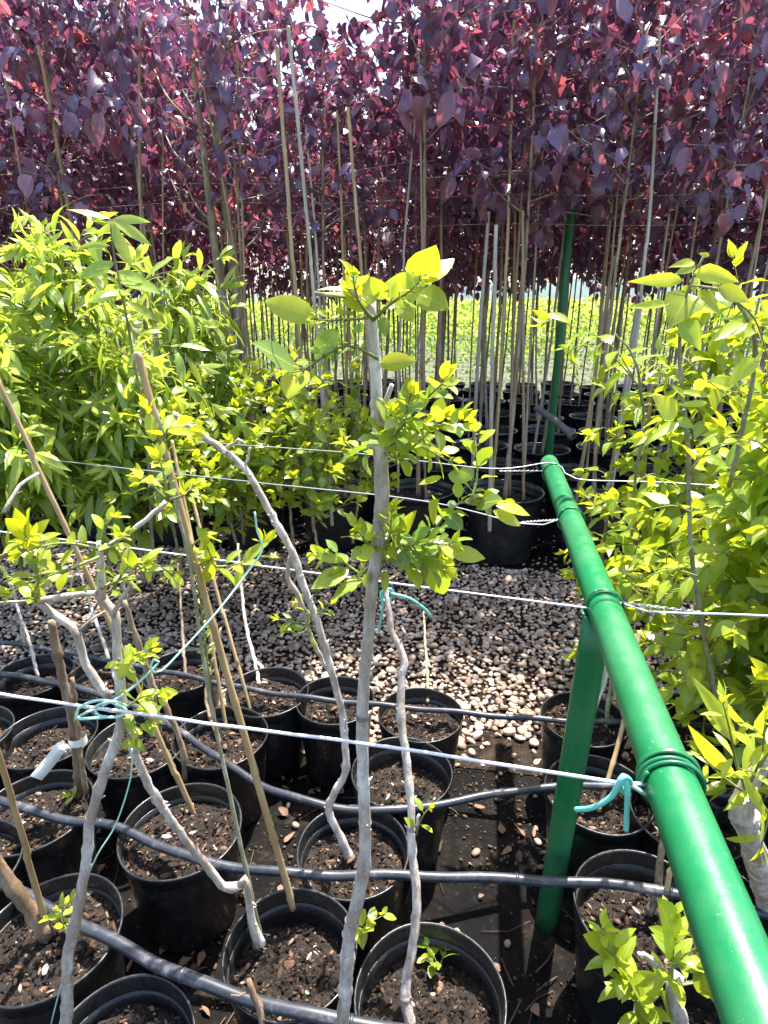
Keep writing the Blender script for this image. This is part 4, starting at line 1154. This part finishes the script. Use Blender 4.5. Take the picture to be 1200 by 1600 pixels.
# ------------------------------------------------------------------ narrow leaved (peach) saplings at left, behind the path
pe = [
    (-1.78, 2.72, 1.60, .46, 44, 'narrow leaved peach sapling at the far left edge'),
    (-1.24, 2.52, 1.62, .46, 52, 'narrow leaved peach sapling with the tallest arching leader'),
    (-.92, 2.86, 1.50, .42, 44, 'narrow leaved peach sapling with tips drooping toward the canes'),
    (-1.42, 2.20, 1.34, .46, 46, 'low narrow leaved peach sapling in front at the left edge'),
    (-1.02, 2.36, 1.22, .38, 36, 'low narrow leaved peach sapling left of the bent stem'),
    (-2.10, 3.10, 1.70, .46, 36, 'narrow leaved peach sapling partly outside the left edge'),
]
for X, Y, top, rad, ns, lb in pe:
    shrub('peach_sapling', lb, 'sapling', X, Y, .30, top, rad, ns, 'lance', 'peach', .185, .19, 'narrow leaved peach saplings at left', tone=(.05, .55), tip_tone=.85, grav=.5, droop=1.35, low=.22, spacing=.034, stemr=.010, shl=(.28, .55), up=1.5, tipn=5)
# hero leader with curled leaves
t = thing('peach_sapling', 'tall single peach leader with curling leaves above the others', 'sapling', group='narrow leaved peach saplings at left')
st, lf = Twigs(), MB()
tr = MB()
bark_tube(tr, stem_y([(240, 900), (230, 700), (205, 540), (193, 470), (182, 420), (175, 375), (173, 343)], 2.3, 2.15), [.008, .006, .005, .004, .003, .0025, .0015], .03, 8, .04, .0005)
heroes(lf, [(172, 342, 104, 322, .22, .7, -.05), (175, 343, 226, 340, .22, .6, -.05), (178, 345, 232, 378, .2, .8, -.08), (176, 350, 202, 414, .3, .8, -.03), (172, 384, 124, 382, .25, .6, -.03), (178, 410, 126, 432, .4, .3, -.06), (184, 424, 232, 440, .3, .4, -.05), (188, 440, 248, 452, .3, .4, -.1), (190, 455, 130, 470, .3, .4), (195, 470, 250, 500, .25, .5)], 2.15, 'lance')
for pts_, Lp in (([(195, 480), (225, 440), (262, 425), (290, 430)], 55), ([(200, 520), (240, 480), (280, 480), (310, 500)], 55), ([(200, 510), (150, 450), (100, 440), (60, 450)], 60), ([(210, 560), (260, 540), (310, 570)], 60), ([(205, 560), (150, 530), (90, 520)], 60), ([(215, 600), (270, 590), (330, 630)], 60)):
    px_shoot(st, lf, pts_, 2.2, Lp, .22, kind='lance', tone=(.2, .6), tip_tone=.9, tipn=4, grav=.5, droop=1.0, spacing=.03)
tr.build('trunk', M['barkg'], t); st.build('twigs', M['twig'], t); lf.build('foliage', M['peach'], t)

# small round leaved shrubs in the middle
ro = [
    (-.44, 2.70, 1.16, .32, 40, 'small leaved sapling in a black pot left of the central trunk'),
    (-.70, 2.80, 1.18, .30, 36, 'small leaved sapling between peach leaves and the bent stem'),
    (-.16, 2.80, 1.05, .28, 26, 'small leaved sapling just behind the central trunk'),
    (-.28, 2.46, 1.00, .26, 26, 'small leaved sapling close behind the bent stem and second wire'),
    (-.86, 2.36, 1.10, .28, 30, 'small leaved sapling at the right foot of the peach leaves'),
    (-.60, 2.42, .98, .26, 30, 'low small leaved sapling in front of the dark green pot'),
]
for X, Y, top, rad, ns, lb in ro:
    shrub('round_leaf_sapling', lb, 'sapling', X, Y, .30, top, rad, ns, 'oval', 'round', .068, .55, 'small round leaved saplings in the middle', tone=(.05, .5), tip_tone=.9, grav=.1, droop=.4, low=.35, stemr=.007)

# ------------------------------------------------------------------ large pots and purple trees
BIG_H = .38
big = [make_pot(.43, BIG_H, 'tree_pot', 'x', 'plant pot', 20 + k, soil_drop=.05) for k in range(2)]
bused = set()
def put_big(x, y, label, group):
    k = random.randrange(2)
    s = random.uniform(.93, 1.06)
    if k not in bused:
        bused.add(k); o = big[k]; o.location = (x, y, .007); o["label"] = label; o["group"] = group
    else:
        o = dup(big[k], (x, y, .007), random.uniform(0, 6.28), label, group, (s, s, s))
    return o

def make_purple(seed, nleaf, zlo, zhi, rad, leafL=.088):
    """crown and trunk of one standard tree, origin at trunk foot"""
    rgs = np.random.default_rng(seed)
    t = thing('purple_tree', 'x', 'tree')
    tr = MB()
    top = zhi - .3
    n = 9
    f = np.linspace(0, 1, n)
    ax = np.stack([.02 * np.sin(f * 5 + seed), .02 * np.cos(f * 4 + seed * 2), f * top], 1)
    ax[0, :2] = 0
    P = bark_tube(tr, ax, list(.0120 - .0085 * f), .06, 9, .05, .0006)
    lf = MB()
    B, D, N, L, T = [], [], [], [], []
    nb = 34
    for k in range(nb):
        z = zlo + (top - zlo) * ((k + rgs.random()) / nb) ** .9
        i = min(len(P) - 1, int(z / top * (len(P) - 1)))
        a = k * 2.4 + rgs.uniform(-.5, .5)
        l = rad * rgs.uniform(.55, 1.15) * (1.1 - .55 * max(0, (z - zlo) / (zhi - zlo) - .2))
        d = nrm([math.cos(a), math.sin(a), rgs.uniform(.15, .9)])
        p0 = P[i]; p1 = p0 + d * l * .5 + rgs.normal(size=3) * .03; p2 = p0 + d * l + rgs.normal(size=3) * .05 + [0, 0, -.05]
        BP, _ = smooth_path([p0, p1, p2], .04)
        tube(tr, BP, np.linspace(.0045, .0014, len(BP)), 5)
        per = nleaf // nb
        for m_ in range(per):
            ff = rgs.uniform(.15, 1.05) ** .8
            j = min(len(BP) - 1, int(ff * (len(BP) - 1)))
            b = BP[j] + rgs.normal(size=3) * .042
            dd = nrm(nrm(b - BP[j]) * .8 + d * .3 + np.array([0, 0, -.75]) + rgs.normal(size=3) * .35)
            B.append(b); D.append(dd)
            out = nrm([b[0], b[1], .6])
            N.append(out + rgs.normal(size=3) * .45); L.append(leafL * rgs.uniform(.6, 1.3)); T.append(rgs.random() ** 4 * .9)
    n_ = len(B)
    L = np.array(L)
    L = L * rgs.choice([.7, 1.0, 1.25], n_, p=[.35, .45, .2])
    B, D, N, T = map(np.array, (B, D, N, T))
    kd = rgs.random(n_)
    for nm, lo_, hi_, wa, wb in (('ovate', 0, .5, .22, .34), ('oval', .5, .75, .20, .30), ('maple', .75, 1.01, .24, .36)):
        k_ = (kd >= lo_) & (kd < hi_)
        leaves(lf, nm, B[k_], D[k_], N[k_], L[k_], L[k_] * rgs.uniform(wa, wb, k_.sum()), rgs.uniform(.1, 1.5, k_.sum()), rgs.uniform(0, .6, k_.sum()), T[k_], .16)
    tr.build('trunk', M['trunk'], t); lf.build('crown', M['plum'], t)
    return t
protos = [make_purple(3, 520, 1.62, 3.00, .42), make_purple(4, 560, 1.50, 3.05, .46),                       # light front crowns
          make_purple(5, 720, 1.22, 3.30, .44, .092), make_purple(6, 700, 1.05, 3.20, .42, .090), make_purple(7, 740, 1.35, 3.40, .46, .094),
          make_purple(8, 380, 1.65, 2.95, .40, .085)]                                                          # a sparse one
pused = set()
def put_tree(x, y, label, group, k=None, s=1.0, sz=None):
    k = random.randrange(4) if k is None else k
    sc = (s, s, sz or s)
    if k not in pused:
        pused.add(k); o = protos[k]; o.location = (x, y, BIG_H - .06); o["label"] = label; o["group"] = group; o.scale = sc
        o.rotation_euler = (R(random.uniform(-1, 1)), R(random.uniform(-1, 1)), random.uniform(0, 6.28))
    else:
        o = dup(protos[k], (x, y, BIG_H - .06), random.uniform(0, 6.28), label, group, sc)
        o.rotation_euler = (R(random.uniform(-1.5, 1.5)), R(random.uniform(-1.5, 1.5)), random.uniform(0, 6.28))
    return o
cane_proto = {}
for k, mt in enumerate(('cane', 'cane2', 'cane3', 'cane', 'cane3')):
    mb = MB(); cane(None, (0, 0, 0), (rng.normal() * .05, rng.normal() * .05, 2.3), .0085, .0065, bend=.03, node=.24, mbonly=mb)
    cane_proto[k] = [mb, mt, None]
def put_cane(x, y, label, group, k=None, s=1.0, tilt=(0, 0)):
    k = random.randrange(5) if k is None else k
    pr = cane_proto[k]
    if pr[2] is None:
        o = pr[0].build('bamboo_cane', M[pr[1]]); pr[2] = o
    else:
        o = pr[2].copy(); COL.objects.link(o)
    tag(o, label, 'cane', group)
    o.location = (x, y, BIG_H - .08); o.scale = (s, s, random.uniform(.85, 1.05))
    o.rotation_euler = (R(tilt[0] + random.uniform(-3, 3)), R(tilt[1] + random.uniform(-3, 3)), random.uniform(0, 6.28))
    return o
ORD = ['first', 'second', 'third', 'fourth', 'fifth', 'sixth', 'seventh', 'eighth', 'ninth', 'tenth', 'eleventh', 'twelfth', 'thirteenth', 'fourteenth', 'fifteenth', 'sixteenth', 'seventeenth', 'eighteenth', 'nineteenth', 'twentieth', 'twenty-first', 'twenty-second', 'twenty-third', 'twenty-fourth', 'twenty-fifth', 'twenty-sixth', 'twenty-seventh', 'twenty-eighth', 'twenty-ninth', 'thirtieth']
ROWN = ['front', 'second', 'third', 'fourth', 'fifth', 'sixth', 'seventh', 'eighth', 'ninth']
rows = [3.38, 4.02, 4.65, 5.3, 6.0, 6.75, 7.5, 8.3]
for ri, v in enumerate(rows):
    sp = .47 if ri else .50
    # row runs along U; clip to the view wedge
    us = [u for u in np.arange(-8, 8, sp) + random.uniform(0, .2)]
    k = 0
    gp = f'{ROWN[ri]} row of large tree pots'
    for u in us:
        p_ = U * u + V * (v + random.uniform(-.03, .03))
        if abs(p_[0]) > .66 * p_[1] + .6: continue
        if ri == 0 and -2.3 < p_[0] < -.35:
            if True: pass
        o_ = ORD[min(k, 29)]
        if ri == 0:
            lp = f'large black tree pot, {o_} from the left in the row edging the gravel'
            ltree = f'purple leaved tree, {o_} from the left in the row edging the gravel'
            lc = f'cane of the {o_} purple tree from the left, row by the gravel'
        else:
            lp = f'large black pot, {o_} from left in the {ROWN[ri]} pot row from the gravel'
            ltree = f'purple leaved tree, {o_} from left in the {ROWN[ri]} row from the gravel'
            lc = f'cane at the {o_} tree from left in {ROWN[ri]} row from gravel'
        put_big(p_[0], p_[1], lp, gp)
        has_tree = True
        if has_tree:
            ax_ = p_[0] / p_[1]
            kk = 5 if (-.24 < ax_ < .03 and ri < 4 and (ri != 1 or random.random() < .5)) else (random.choice((0, 1)) if ri < 2 else random.choice((2, 3, 4)))
            if -.22 < ax_ < .02 and (ri >= 3 and ri % 2 or ri == 2): kk = 5
            put_tree(p_[0] + random.uniform(-.03, .03), p_[1] + random.uniform(-.03, .03), ltree, f'purple trees, {ROWN[ri]} row', k=kk, s=random.uniform(.85, 1.15), sz=random.uniform(.96, 1.10) * (.90 if kk == 5 or (ri >= 4 and -.24 < ax_ < .03) else 1))
            put_cane(p_[0] + random.choice((-1, 1)) * random.uniform(.035, .09), p_[1] - random.uniform(-.06, .08), lc, f'canes in the {ROWN[ri]} tree row', s=random.uniform(.8, 1.25))
            if ri < 6 and random.random() < .75:
                put_cane(p_[0] + random.uniform(-.15, .15), p_[1] + random.uniform(-.1, .12), 'slimmer ' + lc, f'canes in the {ROWN[ri]} tree row', s=random.uniform(.6, .9))
        k += 1
# hero bright canes seen against the crowns
for (x0, y0, x1, y1, Y, r, mt, lb) in (
        (470, 560, 433, 70, 2.95, .0085, 'cane', 'long tan cane rising left of centre high into the crowns'),
        (500, 600, 452, 40, 3.05, .0085, 'cane2', 'long pale cane beside the tan one rising into the crowns'),
        (566, 430, 545, 170, 3.10, .0085, 'cane', 'tan cane directly above the central trunk, ending in purple leaves'),
        (765, 830, 778, 350, 3.15, .0105, 'cane2', 'stout whitish cane standing in the large pot right of centre'),
        (742, 690, 762, 330, 3.60, .0105, 'cane2', 'whitish cane just left of the stout one'),
        (818, 770, 815, 330, 3.30, .0085, 'cane3', 'brown cane between the stout whitish cane and green pole'),
        (905, 750, 960, 400, 3.25, .0085, 'cane3', 'brown cane leaning right beyond the capped rail end'),
        (950, 760, 1000, 480, 3.2, .0120, 'cane2', 'thick pale cane leaning right behind the arching sapling')):
    a = aty(x0, y0, Y); b = aty(x1, y1, Y)
    if a[2] > .35:
        d = (b - a) / (b[2] - a[2]); a = a - d * (a[2] - .30)
    cane(lb, a, b, r * 1.05, r * .9, mt, 'canes in the front tree row', .006, .22)
# forked thick trunks left of centre
for i, (x0, x1, lb) in enumerate(((378, 338, 'stout forked grey trunk left of centre behind the peach leaves'), (388, 362, 'second stout grey trunk close beside the forked one'))):
    t = thing('old_tree', lb, 'tree', group='stout trunks left of centre')
    mb = MB()
    Y = 3.55 + .08 * i
    a = aty(x0, 640, Y); b = aty(x1, 400, Y)
    d = (b - a) / (b[2] - a[2]); g0 = a - d * (a[2] - .30)
    P = bark_tube(mb, [g0, a, b, b + np.array([-.02, 0, .5]), b + np.array([-.05, 0, 1.2])], [.030, .027, .023, .016, .006], .04, 12, .05, .001)
    mb.build('trunk', M['trunk'], t)
    mb = MB()
    for k in range(7):
        q_ = b + (P[-1] - b) * (k / 7) * .7
        s = -1 if k % 2 else 1
        bark_tube(mb, [q_, q_ + np.array([s * .12, rng.normal() * .08, .10]), q_ + np.array([s * .24, rng.normal() * .1, .30])], [.007, .005, .003], .03, 7)
    mb.build('branches', M['trunk'], t)

# far green pole, grey tube
t = thing('green_pole', 'tall green steel pole standing among the canes', 'pole')
mb = MB()
gx = aty(868, 600, 4.35)
tube(mb, [np.array([gx[0], gx[1], .0 + k * .12]) for k in range(22)], .027, 24)
mb.build('shaft', M['green'], t)
mb = MB(); lathe(mb, [(.001, .0), (.034, .0), (.034, .004), (.028, .018), (.0275, .03)], 24, c=(gx[0], gx[1], .007)); mb.build('base_collar', M['green'], t)
mb = MB()
a = aty(838, 637, 3.5); b = aty(896, 682, 3.25)
dd_ = nrm(b - a)
P, _ = smooth_path([a, (a + b) / 2 + np.array([0, 0, .008]), b], .02)
tube(mb, P, .019, 20, cap=False)
tube(mb, [b - dd_ * .03, b - dd_ * .028, b, b + dd_ * .001], [.019, .024, .025, .0195], 20, cap=False)
tube(mb, P, .0165, 20, cap=False)
tag(mb.build('grey_tube', M['greytube']), 'open ended dark grey tube lying slanted across the canes', 'tube')
# high training wires
for i, (z, v) in enumerate(((2.02, 3.40), (1.93, 3.40), (1.80, 3.40), (1.2, 4.0))):
    mb = MB()
    a = U * -3.2 + V * v; b = U * 3.2 + V * v
    f = np.linspace(0, 1, 60)
    P = a + (b - a) * f[:, None]; P[:, 2] = z - .02 * np.sin(f * math.pi * 4) ** 2
    tube(mb, P, .0009, 5)
    tag(mb.build('training_wire', M['trunk']), ['thin horizontal wire through the crowns, the highest', 'thin horizontal wire through the crowns, second from top', 'thin horizontal wire along the lower edge of the crowns', 'thin horizontal wire low among the canes'][i], 'wire', 'training wires of the purple trees')

# ------------------------------------------------------------------ green field beyond
mb = MB()
n_ = 52000
vv_ = 9.6 + 26 * rng.random(n_) ** 1.7
row_ = np.round(vv_ / 1.1) * 1.1 + rng.normal(size=n_) * .2
uu_ = rng.uniform(-1, 1, n_) * (.75 * row_ + 1.5)
hz = 1.20 + .14 * np.sin(uu_ * 2.1 + row_) + .12 * np.sin(uu_ * 5.7 + row_ * 3)
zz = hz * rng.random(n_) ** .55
c = U[None] * uu_[:, None] + V[None] * row_[:, None]; c[:, 2] = zz + .05
d = rv(n_) * .8; d[:, 2] += rng.uniform(-.3, .5, n_)
nn = rv(n_) * .6 + np.array([0, -.2, .8])
Lx = rng.uniform(.07, .14, n_) * (row_ / 14)
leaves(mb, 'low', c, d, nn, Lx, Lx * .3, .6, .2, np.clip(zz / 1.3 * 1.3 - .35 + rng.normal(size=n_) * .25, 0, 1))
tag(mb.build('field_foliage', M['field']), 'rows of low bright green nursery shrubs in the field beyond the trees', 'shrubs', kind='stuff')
